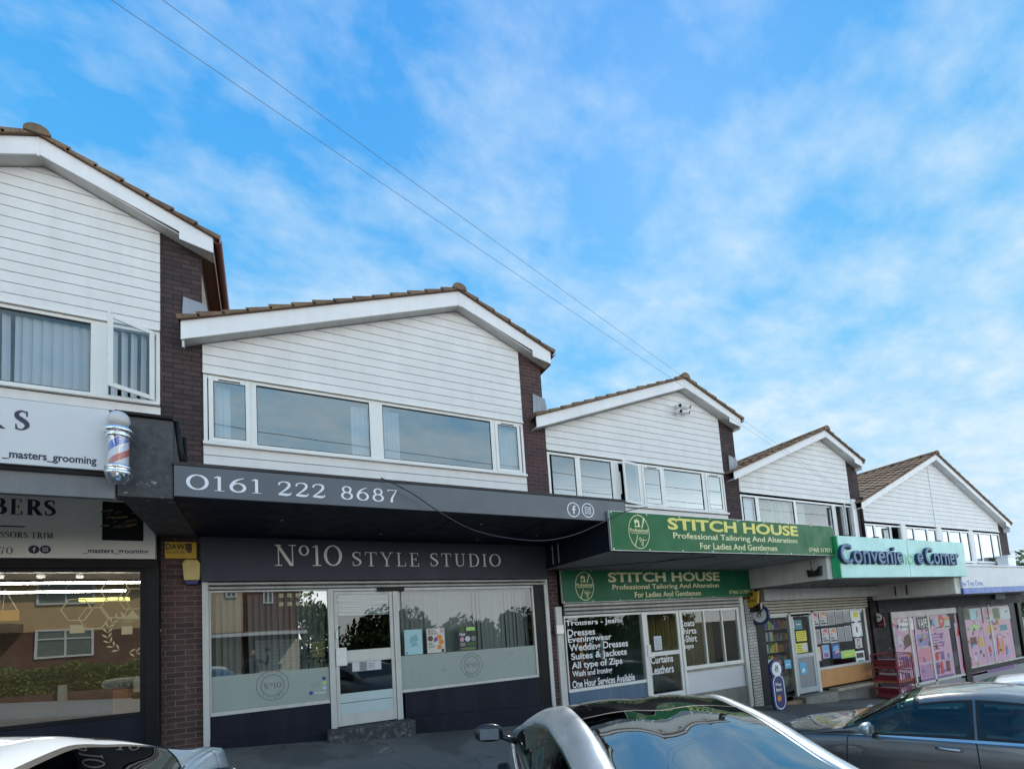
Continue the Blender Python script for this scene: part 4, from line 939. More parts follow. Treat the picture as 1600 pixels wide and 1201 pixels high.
# hanging maroon sign, payment sign, draw sign
def faceX(mb, X0): mb.v = [(X0+p[1], -p[0], p[2]) for p in mb.v]; return mb
def UX(px, py, X): y, z = WX(px, py, X); return -y, z
X0 = 16.35; s = thing('hanging_sign', 'maroon projecting sign with a round white badge on the dark pier', 'sign', (X0, -.3, .7))
(u0, z1), (u1, z0) = UX(1361, 957, X0), UX(1383, 979, X0); zm = z0+(z1-z0)*.68
faceX(B(u0, u1, -.03, .03, z0, zm), X0).build('board', MAROON, s, bevel=.005); cu_, cz_ = UX(1371, 964, X0); r_ = abs(UX(1379, 964, X0)[0]-cu_)
faceX(MB().disc(cu_, cz_, r_, -.045, -.031, 28), X0).build('badge', WHITE, s)
faceX(text_mb('OK+', cu_-r_*.7, cz_-r_*.3, cu_+r_*.7, cz_+r_*.35, -.0455, .003, .03), X0).build('badge_lettering', INKB, s)
faceX(text_mb('payzone', u0+.03, z0+(zm-z0)*.12, u1-.03, z0+(zm-z0)*.32, -.0305, .002), X0).build('lettering', PINK, s); faceX(B(-.02, u0+.01, -.015, .015, z0+.1, z0+.14), X0).build('bracket', BLACK, s)
X0 = 10.62; s = thing('payment_sign', 'yellow and black pointed projecting sign beside the cream shutter', 'sign', (X0, -.3, 1.7))
q = [UX(px, py, X0) for px, py in ((1162, 925), (1185, 923), (1185, 942), (1174, 949), (1163, 943))]
faceX(MB().prism(q, -.03, .03), X0).build('board', YELP, s, bevel=.004)
(u0, z1), (u1, z0) = UX(1167, 926, X0), UX(1181, 934, X0); faceX(text_mb('P', u0+.02, z0, u1-.04, z1, -.0305, .003, .05), X0).build('lettering', INKB, s)
(u0, z1), (u1, z0) = UX(1166, 936, X0), UX(1182, 941, X0); faceX(text_mb('PayPoint', u0, z0, u1, z1, -.0305, .003, .015), X0).build('lettering', INKB, s)
(u0, z1), (u1, z0) = UX(1163, 944, X0), UX(1188, 955, X0); faceX(B(u0, u1, .032, .09, z0, z1), X0).build('backing', PLB, s); faceX(B(-.01, u0, .04, .07, z0+.05, z0+.09), X0).build('bracket', PLB, s)
def hand_logo(mb, cx, cz, r, y):
    """crossed fingers drawn with thick strokes inside a ring"""
    mb.ring(cx, cz, r*.30, r*.20, y-.002, y, 16)
    for a, l, o in ((100, .55, -.1), (75, .6, .1), (210, .35, -.2)):
        c_, s_ = math.cos(rad(a)), math.sin(rad(a)); mb.prism([(cx+o*r-s_*.07*r, cz+c_*.07*r), (cx+o*r+s_*.07*r, cz-c_*.07*r), (cx+o*r+c_*l*r+s_*.07*r, cz+s_*l*r-c_*.07*r), (cx+o*r+c_*l*r-s_*.07*r, cz+s_*l*r+c_*.07*r)], y-.002-.0005*a/100, y)
    for i in range(3): mb.disc(cx-r*.28+i*r*.28, cz-r*.38, r*.07, y-.0025, y, 8)
X0 = 10.78; s = thing('round_sign', 'round navy rimmed white projecting sign below the yellow pointed one', 'sign', (X0, -.3, 1.3))
cx, cz = UX(1188, 960, X0); r_ = abs(UX(1202, 960, X0)[0]-cx); mb = MB().disc(cx, cz, r_, -.03, .03, 32).box(cx-r_*1.05, cx-r_*.1, -.027, .027, cz-r_*1.05, cz+r_*.2); faceX(mb, X0).build('casing', BLUEP, s, bevel=.004)
f_ = faceX(MB().disc(cx, cz, r_*.78, -.036, -.031, 32), X0).build('face', WHITE, s); mb = MB(); hand_logo(mb, cx, cz, r_*.74, -.0365); faceX(mb, X0).build('emblem', INK, f_); faceX(B(-.01, cx-r_*.9, -.02, .02, cz-.1, cz-.06), X0).build('bracket', BLACK, s)
# pavement sign
g0 = gz(11.6, -.75); s = thing('pavement_sign', 'upright navy lottery pavement sign with a round head by the convenience shop door', 'sign', (11.6, -.75, g0))
cx, cz0 = W(1218, 1096, -.75); k = .235
mb = MB().disc(cx-.02, g0+1.02, .22, -.78, -.72, 32); mb.prism([(cx-k+.0, g0+.30)]+[(cx+.0+k*math.cos(rad(a)), g0+.28+k*math.sin(rad(a))) for a in range(190, 351, 16)]+[(cx+k, g0+.30), (cx+k, g0+.70)]+[(cx+k*math.cos(rad(a)), g0+.72+k*math.sin(rad(a))) for a in range(10, 171, 16)]+[(cx-k, g0+.70)], -.779, -.721)
mb.build('panel', BLUEP, s, bevel=.006); f_ = MB().disc(cx-.02, g0+1.02, .165, -.785, -.7805, 32).build('face', WHITE, s); mb = MB(); hand_logo(mb, cx-.02, g0+1.02, .16, -.7855); mb.build('emblem', INK, f_)
o_ = [(cx+(k-.045)*math.cos(rad(a)), g0+.70+(k-.045)*math.sin(rad(a))) for a in range(0, 181, 15)]+[(cx+(k-.045)*math.cos(rad(a)), g0+.30+(k-.045)*math.sin(rad(a))) for a in range(180, 361, 15)]
i_ = [(cx+(k-.068)*math.cos(rad(a)), g0+.70+(k-.068)*math.sin(rad(a))) for a in range(0, 181, 15)]+[(cx+(k-.068)*math.cos(rad(a)), g0+.30+(k-.068)*math.sin(rad(a))) for a in range(180, 361, 15)]
mb = MB(); n = len(o_)
mb.grid([[(x, -.784, z) for x, z in o_+o_[:1]], [(x, -.784, z) for x, z in i_+i_[:1]]]); mb.build('border', WHITE, s)
text_mb('Play', cx-.11, g0+.62, cx+.09, g0+.71, -.7805, .002, .01).build('lettering', WHITE, s); text_mb('here', cx-.11, g0+.52, cx+.09, g0+.60, -.7805, .002, .01).build('lettering', WHITE, s)
MB().disc(cx-.03, g0+.36, .07, -.783, -.7805, 16).build('print', ORANGE, s); MB().box(cx-.2, cx+.2, -.98, -.52, g0+.0, g0+.05).build('base', PLB, s, bevel=.02)
# ================================================================== small things on the walls
s = thing('name_board', 'yellow name board with black capitals high on the brick pier', 'sign', (-1.06, -.05, 2.85))
x0, z0 = W(258, 872, -.06); x1, z1 = W(307, 847, -.06)
B(x0, x1, -.075, -.002, z0, z1).build('board', YELP, s, bevel=.004); text_mb('DAWES', x0+.01, lerp(z0, z1, .52), x1-.05, z1-.025, -.0765, .002, .02).build('lettering', INKB, s)
text_mb('0161-447 670', x0+.02, lerp(z0, z1, .30), x1-.14, lerp(z0, z1, .43), -.0755, .002).build('lettering', INKB, s); B(x1-.115, x1-.055, -.0768, -.0755, z0+.08, z1-.02).build('tape', BROWN, s)
s = thing('alarm_box', 'yellow burglar alarm box with a blue base on the brick pier', 'alarm', (-.94, -.05, 2.5))
x0, z0 = W(285, 912, -.08); x1, z1 = W(313, 874, -.08)
MB().prism([(x0+.02, z0+.05), (x1-.01, z0+.05), (x1, z1-.06), (x1-.03, z1), (x0+.04, z1), (x0, z1-.05)], -.11, -.003).build('cover', YELC, s, bevel=.015)
MB().prism([(x0+.05, z0-.01), (x1-.04, z0-.01), (x1-.01, z0+.048), (x0+.02, z0+.048)], -.10, -.003).build('base', BLUEP, s, bevel=.01)
# barber pole
px0 = W(186, 700, -2.16); cx, cz = px0[0], 3.70
s = thing('barber_pole', 'striped red, white and blue barber pole with chrome caps on the sign corner', 'barber pole', (cx, -2.17, 3.3))
def stripes():
    m, nt, p = new_mat('barber_stripes'); L = nt.links
    g = nn(nt, 'ShaderNodeTexCoord'); sx = nn(nt, 'ShaderNodeSeparateXYZ'); L.new(g.outputs['Object'], sx.inputs[0])
    at = nn(nt, 'ShaderNodeMath', operation='ARCTAN2'); L.new(sx.outputs[1], at.inputs[0]); L.new(sx.outputs[0], at.inputs[1])
    a1 = nn(nt, 'ShaderNodeMath', operation='DIVIDE'); L.new(at.outputs[0], a1.inputs[0]); a1.inputs[1].default_value = 2*math.pi
    a2 = nn(nt, 'ShaderNodeMath', operation='MULTIPLY_ADD'); L.new(sx.outputs[2], a2.inputs[0]); a2.inputs[1].default_value = -2.9; L.new(a1.outputs[0], a2.inputs[2])
    a3 = nn(nt, 'ShaderNodeMath', operation='ADD'); L.new(a2.outputs[0], a3.inputs[0]); a3.inputs[1].default_value = .30
    fr = nn(nt, 'ShaderNodeMath', operation='FRACT'); L.new(a3.outputs[0], fr.inputs[0])
    r = nn(nt, 'ShaderNodeValToRGB'); r.color_ramp.interpolation = 'CONSTANT'; L.new(fr.outputs[0], r.inputs[0])
    el = r.color_ramp.elements; el.new(.5); el.new(.5)
    for e_, (q, c) in zip(el, ((0, (.03, .10, .45)), (.26, (.75, .75, .75)), (.5, (.60, .13, .06)), (.70, (.75, .75, .75)))): e_.position = q; e_.color = (*c, 1)
    L.new(r.outputs[0], p.inputs['Base Color']); p.inputs['Roughness'].default_value = .25; return m
cyl = MB().lathe((cx, -2.17, 3.4), [(.082, 0), (.082, .27)], 32).build('striped_cylinder', stripes(), s, smooth=False)
MB().lathe((cx, -2.17, 3.4), [(.092, 0), (.092, .29)], 32).build('glass_sleeve', glass_mat('clear_sleeve', (1, 1, 1), .06, see=1), s, smooth=True)
MB().lathe((cx, -2.17, 3.67), [(.06, 0), (.10, .008), (.108, .03), (.085, .05), (.118, .06), (.122, .085), (.10, .115), (.06, .13)], 32).build('top_cap', CHROME, s, smooth=True)
MB().lathe((cx, -2.17, 3.21), [(.012, 0), (.05, .004), (.09, .04), (.105, .085), (.115, .10), (.115, .12), (.088, .135), (.112, .15), (.108, .175), (.07, .20)], 32).build('bottom_cap', CHROME, s, smooth=True)
MB().lathe((cx, -2.17, 3.78), [(.06*0+.012, 0)]+[(.092*math.sin(rad(a)), .085-.092*math.cos(rad(a))) for a in range(20, 175, 14)], 28).build('globe', M('opal_globe', (.60, .58, .58), .3, var=.03, coat=.3), s, smooth=True)
for z in (3.31, 3.73): B(cx-.03, cx+.03, -2.10, -2.04, z-.02, z+.02).build('wall_bracket', CHROMED, s)
# cameras on the gable
pts = [(1061, 634), (1070, 635), (1060, 643), (1069, 643)]
for i, (px, py) in enumerate(pts):
    x, z = W(px, py, -.12); lab = ['upper left', 'upper right', 'lower left', 'lower right'][i]+' white security camera of the four under the gable peak'
    s = thing('security_camera', lab, 'camera', (x, -.12, z), 'security cameras under the gable peak')
    c_, d_ = math.cos(rad([-35, 35, -20, 40][i])), math.sin(rad([-35, 35, -20, 40][i]))
    MB().tube([(x, -.06, z+.02), (x-d_*.02*-1, -.10, z+.0), (x+d_*.12, -.10-c_*.14, z-.04)], [.045, .055, .05], 12).build('housing', UPVC, s, smooth=True)
    MB().tube([(x+d_*.121, -.10-c_*.141, z-.0405), (x+d_*.128, -.10-c_*.149, z-.043)], .036, 12).build('lens', BLACK, s)
    MB().lathe((x, -.045, z+.02), [(.05, 0), (.05, .022)], 14, 'y').build('mount', UPVC, s)
# aerial box on the beam side
s = thing('antenna_box', 'black box with two upright aerials fixed to the pale canopy end', 'antenna', (10.62, -1.75, 2.3))
MB().prismx([(-1.88, 2.29), (-1.62, 2.29), (-1.60, 2.45), (-1.78, 2.40), (-1.90, 2.50)], 10.58, 10.672).tube([(10.62, -1.84, 2.40), (10.62, -1.84, 2.63)], .011, 6).tube([(10.62, -1.69, 2.40), (10.62, -1.69, 2.62)], .011, 6).build('box', PLB, s)
# ================================================================== posters
def poster(name, label, q, y, bg, marks, cat='poster', group=None, border=None):
    """q: photo corners (left, top, right, bottom) read on the plane y ; marks: (u0, v0, u1, v1, material or text)"""
    a = W(q[0], (q[1]+q[3])/2, y)[0]; c = W(q[2], (q[1]+q[3])/2, y)[0]; mx = (q[0]+q[2])/2; z1 = W(mx, q[1], y)[1]; z0 = W(mx, q[3], y)[1]
    s = thing(name, label, cat, ((a+c)/2, y, z0), group); B(a, c, y-.002, y, z0, z1).build('sheet', bg, s)
    for i, mk in enumerate(marks):
        u0, v0, u1, v1, mt = mk[:5]; x0, x1 = lerp(a, c, u0), lerp(a, c, u1); za, zc = lerp(z0, z1, v0), lerp(z0, z1, v1); yy = y-.0022-.0005*i
        if len(mk) > 5:
            if mk[5] == 'o': MB().disc((x0+x1)/2, (za+zc)/2, (x1-x0)/2, yy-.0004, yy, 20).build('print', mt, s)
            elif mk[5] == 'd': MB().prism([(x0, za), (x1, lerp(za, zc, .3)), (lerp(x0, x1, .8), zc), (lerp(x0, x1, .2), lerp(za, zc, .8))], yy-.0004, yy).build('print', mt, s)
            else: text_mb(mk[5], x0, za, x1, zc, yy, .0004, .01).build('lettering', mt, s)
        else: B(x0, x1, yy-.0004, yy, za, zc).build('print', mt, s)
    return s
Y2 = -.0475
poster('poster', 'pale blue poster with a faint scribble in the right salon window', (632, 983, 660, 1022), Y2, PALEB, [(.25, .45, .8, .8, M('faint_blue', (.24, .46, .52), .5), 'd'), (.3, .3, .75, .5, M('faint_blue', (.24, .46, .52), .5), 'd'), (.06, .04, .16, .12, TEAL, 'o')])
poster('poster', 'cream beauty poster with round treatment pictures in the salon window', (667, 981, 695, 1019), Y2, M('cream_paper', (.66, .64, .58), .5), [(.08, .84, .5, .96, INKB, 'BEAUTY &'), (.08, .74, .62, .83, INKB, 'SKIN SPECIALIST'), (.05, .5, .35, .68, BROWN, 'o'), (.55, .52, .85, .72, ORANGE, 'o'), (.36, .42, .6, .66, PURP, 'd'), (.65, .34, .93, .52, ORANGE, 'o'), (.55, .14, .8, .32, ORANGE, 'o'), (.75, .82, .95, .95, PINK, 'o'), (.08, .36, .3, .40, INKB), (.08, .28, .45, .31, GREYP), (.08, .22, .4, .25, GREYP), (.78, .04, .94, .12, INKB, 'o')])
poster('poster', 'black and green printed poster, rightmost in the salon window', (717, 978, 744, 1016), Y2, INKB, [(.45, .82, .95, .97, LIME), (.05, .82, .35, .96, M('dkgreen', (.04, .12, .02), .5), 'o'), (.05, .62, .4, .76, WHITE, 'Hair'), (.05, .40, .3, .55, PINK, 'o'), (.35, .42, .65, .56, BLINDW, 'o'), (.7, .42, .98, .56, GREYP, 'o'), (.05, .2, .35, .34, GREYP), (.42, .2, .95, .34, M('dkgreen', (.04, .12, .02), .5)), (.05, .04, .95, .14, M('olive', (.14, .18, .06), .5))])
poster('notice', 'row of small white notices taped inside the salon door below the bar', (550, 1032, 596, 1047), -.052, M('grey_notice', (.40, .40, .38), .5), [(.02, .05, .24, .95, BLINDW), (.27, .05, .48, .95, GREYP), (.51, .05, .73, .95, BLINDW), (.76, .05, .98, .95, BLINDW), (.55, .3, .7, .35, INKB), (.55, .5, .7, .55, INKB), (.55, .7, .7, .75, INKB)], 'notice')
poster('notice', 'small yellow framed notice propped behind the left salon window', (487, 1002, 505, 1026), -.02, M('amber_print', (.45, .36, .15), .5), [(.04, .02, .96, .06, BLINDW), (.04, .94, .96, .98, BLINDW), (.1, .4, .9, .5, YELC)], 'notice')
poster('notice', 'white sheet taped to the glass of the tailoring shop door', (1022, 993, 1034, 1015), -.052, M('white_sheet', (.62, .66, .72), .5), [(.1, .1+.1*i, .9, .13+.1*i, GREYP) for i in range(8)], 'notice')
# vinyl window writing of the tailoring shop belongs to the windows
def vin(parent, txt, px0, py0, px1, py1, y=-.0425):
    x0, z0 = W(px0, py0, y); x1, _ = W(px1, py0, y); z1 = W(px0, py1, y)[1]; x1 = W(px1, (py0+py1)/2, y)[0]; text_mb(txt, x0, z0, x1, z1, y, 0.002, .020).build('window_lettering', WHITE, parent)
for t, a, b_, c, d in (('Trousers - Jeans', 884, 980, 972, 969), ('Dresses', 887, 994, 930, 983), ('Eveningwear', 888, 1007, 956, 994), ('Wedding Dresses', 890, 1021, 982, 1006), ('Suites & Jackets', 893, 1034, 980, 1020), ('All type of Zips', 894, 1048, 973, 1034), ('Wash and Ironing', 895, 1060, 957, 1048), ('One Hour Services Available', 895, 1075, 993, 1063)): vin(b3, t, a, b_, c, d)
for t, a, b_, c, d in (('Coats', 1062, 979, 1085, 969), ('Shirts', 1063, 991, 1088, 981), ('T-Shirt', 1063, 1004, 1089, 993), ('Tops', 1064, 1016, 1084, 1006), ): vin(b3, t, a, b_, c, d)
vin(b3, 'Curtains', 1017, 1037, 1052, 1025, -.0885); vin(b3, 'Leathers', 1018, 1054, 1053, 1041, -.0885)
# convenience window : card slots and adverts
Y4 = -.048; RT = M('post_red', (.62, .035, .02), .4)
slots = [(1267, 956, 1279, 978, RT), (1280, 954, 1292, 977, ORANGE), (1293, 953, 1304, 976, None), (1305, 952, 1316, 974, None), (1317, 951, 1327, 972, None), (1271, 983, 1282, 1006, None), (1284, 981, 1295, 1004, RT), (1296, 980, 1308, 1004, ORANGE), (1309, 979, 1319, 1002, None), (1320, 977, 1330, 1001, None)]
names = ['first', 'second', 'third', 'fourth', 'fifth']
for i, (a, b_, c, d, mt) in enumerate(slots):
    row = 'upper' if i < 5 else 'lower'
    lab = f'{names[i % 5]} from the left in the {row} row of advert cards in the convenience window'
    poster('advert_card', lab, (a, b_, c, d), Y4, BLINDW if mt else GREYP, [(.1, .52, .9, .97, mt, 'd'), (.25, .6, .75, .8, WHITE, 'New'), (.1, .1, .9, .2, INKB), (.1, .25, .6, .4, GREYP)] if mt else [(.0, .0, .06, 1, ALUW), (.94, 0, 1, 1, ALUW), (0, .95, 1, 1, ALUW)], 'card', 'advert cards in the convenience window')
poster('window_sticker', 'white round payment sticker with a yellow mark, top of the column', (1328, 951, 1344, 970), Y4, PALEP, [(.1, .1, .9, .9, WHITE, 'o'), (.3, .3, .75, .75, YEL)], 'sticker')
poster('window_sticker', 'white sticker with crossed fingers in the middle of the column', (1331, 972, 1347, 994), Y4, PALEP, [(.08, .1, .92, .9, WHITE, 'o'), (.4, .3, .55, .7, BLUEP)], 'sticker')
poster('window_sticker', 'pale sticker showing a red phone, third in the column', (1336, 996, 1347, 1012), Y4, BLINDW, [(.3, .1, .7, .9, RED), (.38, .25, .62, .75, BLINDW)], 'sticker')
poster('window_sticker', 'tall white sticker with a black band at the bottom of the column', (1337, 1016, 1351, 1036), Y4, WHITE, [(.1, .45, .9, .85, INKB), (.2, .15, .8, .25, TEAL)], 'sticker')
poster('poster', 'cream flyer with a red edge under the advert cards', (1274, 1010, 1284, 1032), Y4, M('cream_paper', (.66, .64, .58), .5), [(.8, 0, 1, 1, RED), (.1, .6, .7, .9, LIME)])
poster('poster', 'light blue flyer under the advert cards', (1285, 1007, 1296, 1028), Y4, M('lilac', (.35, .42, .68), .5), [(.1, .6, .9, .9, SKYB), (.2, .1, .8, .4, PURP)])
poster('poster', 'deep blue and pink flyer under the advert cards', (1300, 1005, 1313, 1028), Y4, DEEPB, [(.1, .5, .9, .9, SKYB, 'd'), (.3, .3, .9, .6, PINK, 'd')])
poster('banner', 'lime green strip along the foot of the convenience window', (1314, 1015, 1336, 1027), Y4, LIME, [(.2, .3, .8, .5, YEL)], 'banner')
YD = -.054
poster('notice', 'bright yellow handwritten notice on the shop door, the upper one', (1244, 985, 1260, 1001), YD, YEL, [(.1, .2+.2*i, .9, .25+.2*i, INKB) for i in range(4)], 'notice')
poster('notice', 'bright yellow handwritten notice on the shop door, the lower one', (1243, 1004, 1262, 1019), YD, YEL, [(.1, .2+.25*i, .5, .27+.25*i, INKB) for i in range(3)]+[(.55, .1, .98, .9, BLINDW)], 'notice')
poster('notice', 'teal notice near the top of the convenience shop door', (1242, 968, 1253, 983), YD, TEAL, [(.2, .5, .8, .58, WHITE)], 'notice')
poster('notice', 'white and green notice in the top corner of the shop door', (1234, 968, 1241, 982), YD, BLINDW, [(.2, .3, .8, .7, M('olive', (.14, .18, .06), .5), 'o')], 'notice')
poster('notice', 'small red card on the left of the shop door', (1238, 996, 1243, 1009), YD, RED, [], 'notice')
poster('poster', 'upright blue phone advert on the grey lower door panel', (1250, 1034, 1260, 1052), -.056, SKYB, [(.25, .1, .75, .5, WHITE, 'd')])
poster('window_sticker', 'round light blue sticker beside the pavement sign', (1226, 1030, 1236, 1044), Y4, M('blue_disc', (.10, .42, .70), .4), [(.2, .4, .8, .5, WHITE)], 'sticker')
for i, (a, b_, c, d, mt, lb) in enumerate(((1193, 1034, 1202, 1072, RED, 'red and white magazine page at the foot of the open glass'), (1199, 1030, 1210, 1042, BLINDW, 'white newspaper front at the foot of the open glass'), (1211, 1031, 1221, 1042, RED, 'small red newspaper front beside the white one'), (1200, 1076, 1208, 1089, PALEP, 'pale card low beside the pavement sign'), (1203, 1045, 1212, 1072, GREYF, 'grey newspaper page in the middle of the rack'))):
    poster('newspaper', lb, (a, b_, c, d), -.0478, mt, [(.1, .6, .9, .9, BLINDW, 'd'), (.1, .1, .6, .4, M('pic_brown', (.16, .07, .045), .5), 'd')], 'newspaper')
# far shop window adverts (behind the picture's own printed mark in the photograph)
Y5 = -.048; PAP = M('glossy_poster_paper', (.60, .35, .48), .4, var=.12)
poster('poster', 'white poster with a black and yellow shape beside the far shop door', (1383, 963, 1398, 1010), Y5, BLINDW, [(.3, .75, .95, .95, INKB, 'd'), (.6, .75, .95, .9, YEL, 'd'), (.1, .1, .9, .3, PAP)])
poster('notice', 'white opening hours notice in the far shop window', (1403, 966, 1427, 984), Y5, WHITE, [(.08, .6, .92, .85, M('grey_ink', (.2, .15, .15), .5), 'OPEN THROUGHOUT'), (.2, .15, .8, .42, INKB, '7am-10.00pm')], 'notice')
poster('poster', 'tall white poster with brown and violet goods in the far shop window', (1403, 986, 1430, 1050), Y5, PAP, [(.35, .55, .85, .95, BROWN, 'd'), (.1, .1, .9, .4, PURP), (.5, .35, .8, .5, ORANGE, 'd'), (.1, .7, .3, .9, BLINDW)])
poster('poster', 'green poster reading VAPES in white letters', (1432, 963, 1454, 982), Y5, M('vape_green', (.03, .08, .04), .5), [(.1, .12, .9, .85, WHITE, 'VAPES')])
poster('poster', 'white poster of bottles and price lines beneath the vapes poster', (1434, 984, 1486, 1062), Y5, PAP, [(.04, .72, .42, .96, M('blue_pic', (.28, .26, .5), .5)), (.04, .40, .42, .66, M('rose', (.65, .25, .32), .5)), (.04, .08, .42, .34, M('mauve', (.45, .22, .38), .5))]+[(.48, .9-.06*i, .85-.08*(i % 3), .925-.06*i, PURP) for i in range(6)]+[(.5, .4, .62, .52, RED, 'o'), (.68, .38, .78, .55, PURP), (.48, .1, .58, .34, PURP), (.62, .1, .7, .34, RED), (.8, .12, .92, .34, MAROON), (.0, .0, 1, .06, PURP)])
poster('poster', 'red hexagon offer poster above the price lines', (1460, 963, 1484, 982), Y5, BLINDW, [(.25, .3, .65, .98, RED, 'o'), (.32, .55, .58, .75, WHITE, 'NEW'), (.05, .1, .45, .2, INKB), (.6, .1, .95, .2, INKB), (.66, .7, .98, .95, ORANGE)])
for i, (a, b_, c, d, bg, mk, lb) in enumerate((
    (1496, 950, 1514, 968, M('shade_green', (.05, .10, .05), .5), [(.1, .2, .5, .8, TEAL, 'd')], 'dark green top panel in the last shop window'),
    (1515, 950, 1530, 968, PALEB, [(.6, .1, .95, .9, GREYP, 'd')], 'pale top panel with a grey shape in the last shop window'),
    (1496, 970, 1538, 1056, PAP, [(.05, .75, .3, .95, RED, 'd'), (.1, .5, .4, .68, ORANGE, 'd'), (.5, .55, .75, .7, BROWN), (.1, .12, .45, .35, RED, 'o'), (.55, .8, .9, .95, LIME, 'd'), (.8, .5, .98, .66, YELP)], 'white grocery poster with an orange house shape in the last shop window'),
    (1540, 948, 1578, 968, BLINDW, [(.05, .4, .2, .95, RED, 'o'), (.28, .1, .55, .95, M('olive', (.14, .18, .06), .5)), (.6, .1, .95, .9, PALEP)], 'white strip of small adverts at the top of the last shop window'),
    (1540, 970, 1580, 1048, PAP, [(.1, .78, .45, .98, YELP, 'd'), (.65, .8, .95, .92, TEAL), (.25, .3, .4, .6, SKYB, 'd'), (.42, .3, .55, .75, RED, 'd'), (.58, .3, .72, .66, ORANGE, 'd'), (.74, .28, .85, .5, PURP, 'd'), (.1, .4, .2, .5, RED), (.0, .0, 1, .14, PURP), (.2, .1, 1, .18, ORANGE)], 'white poster of coloured bottles, the rightmost in the last shop window'))):
    poster('poster', lb, (a, b_, c, d), Y5-.002*(i % 2), bg, mk)
def collage(label, q, seed, bg):
    rr = random.Random(seed); mk = []
    for i in range(46):
        u, v = rr.uniform(.02, .88), rr.uniform(.03, .90); w_, h_ = rr.uniform(.03, .11), rr.uniform(.02, .07)
        mt = rr.choice([RED, ORANGE, YELP, TEAL, SKYB, PURP, BROWN, MAROON, BLINDW, INKB, LIME, PINK, DEEPB]); t = rr.random()
        mk.append((u, v, min(u+w_, .98), min(v+h_, .98), mt, 'd') if t < .45 else ((u, v, min(u+w_, .98), min(v+h_, .98), mt, 'o') if t < .6 else (u, v, min(u+w_, .98), min(v+h_*.5, .98), mt)))
    poster('window_graphic', label, q, -.0415, bg, mk, 'window graphic')
collage('busy printed film of small goods covering the left pane of the far shop', (1386, 962, 1404, 1058), 3, PAP); collage('busy printed film of small goods behind the opening hours notice', (1404, 961, 1431, 1060), 4, PAP); collage('busy printed film behind the bottles poster in the far shop', (1433, 960, 1487, 1064), 5, PAP)
collage('printed film of small goods filling the left half of the last window', (1497, 950, 1540, 1058), 6, PAP); collage('printed film of small goods filling the right half of the last window', (1541, 946, 1583, 1052), 7, PAP)
s = thing('wall_sign', 'small yellow shield sign with a grey plate on the dark beam', 'sign', (23, -.2, 1.3)); x0, z0 = W(1553, 936, -.2); x1, z1 = W(1569, 921, -.2)
B(x0+.2, x1, -.20, -.17, z0, z1-.1).build('plate', M('green_grey', (.12, .17, .13), .5), s); MB().prism([(x0, z1), (x0+.4, z1), (x0+.4, z0+.35), (x0+.2, z0+.2), (x0, z0+.35)], -.22, -.201).build('shield', YELP, s); B(x0+.3, x0+.36, -.17, -.02, z0+.3, z0+.4).build('bracket', BLACK, s)
# roll cages with crates by the far shop
def cage(px, y, label, hgt=1.25):
    x = W(px, 1040, y)[0]; g0 = gz(x, y); s = thing('roll_cage', label, 'roll cage', (x, y, g0), None); mb = MB(); w_, d_ = .42, .3
    for sx in (-1, 1):
        for sy in (-1, 1): mb.tube([(x+sx*w_, y+sy*d_, g0+.05), (x+sx*w_, y+sy*d_, g0+hgt)], .016, 6)
    for k in range(6):
        z = g0+.08+k*(hgt-.08)/5
        for sy in (-1, 1): mb.tube([(x-w_, y+sy*d_, z), (x+w_, y+sy*d_, z)], .012, 6)
        for sx in (-1, 1): mb.tube([(x+sx*w_, y-d_, z), (x+sx*w_, y+d_, z)], .012, 6)
    for k in range(9): xx = x-w_+2*w_*k/8; mb.tube([(xx, y-d_, g0+.08), (xx, y-d_, g0+hgt)], .006, 5)
    mb.build('wire_frame', M('red_wire', (.30, .02, .04), .4), s)
    rr = random.Random(px)
    for k in range(3):
        z = g0+.1+k*.38; B(x-w_+.03, x+w_-.03, y-d_+.03, y+d_-.03, z, z+.07).build('crate', [M('dull_red_crate', (.28, .04, .05), .5), M('dull_orange_crate', (.50, .16, .06), .5), M('dull_red_crate', (.28, .04, .05), .5)][k], s, bevel=.01)
        for q in range(5): B(x-w_+.06+q*.15, x-w_+.18+q*.15, y-d_+.05, y+d_-.05, z+.071, z+.20+rr.uniform(0, .05)).build('goods', [MAROON, BLINDW, PINK, PURP, BROWN][q], s)
    for sx in (-1, 1):
        for sy in (-1, 1): MB().lathe((x+sx*w_-.01, y+sy*d_, g0+.035), [(.035, 0), (.035, .02)], 12, 'x').build('castor', RUB, s)
cage(1394, -.6, 'red wire display cage of crates nearest the dark pier')
# litter
for px, py, lb in ((1358, 1087, 'crumpled white litter on the tarmac near the far shop'),):
    x, z = W(px, py, -1.2); z = gz(x, -1.2); mb = MB(); rr = random.Random(2)
    mb.grid([[(x+i*.06+rr.uniform(-.02, .02), -1.2+j*.05, z+.01+rr.uniform(0, .05)) for i in range(5)] for j in range(3)]); tag(mb.build('litter', WHITE), lb, 'litter')
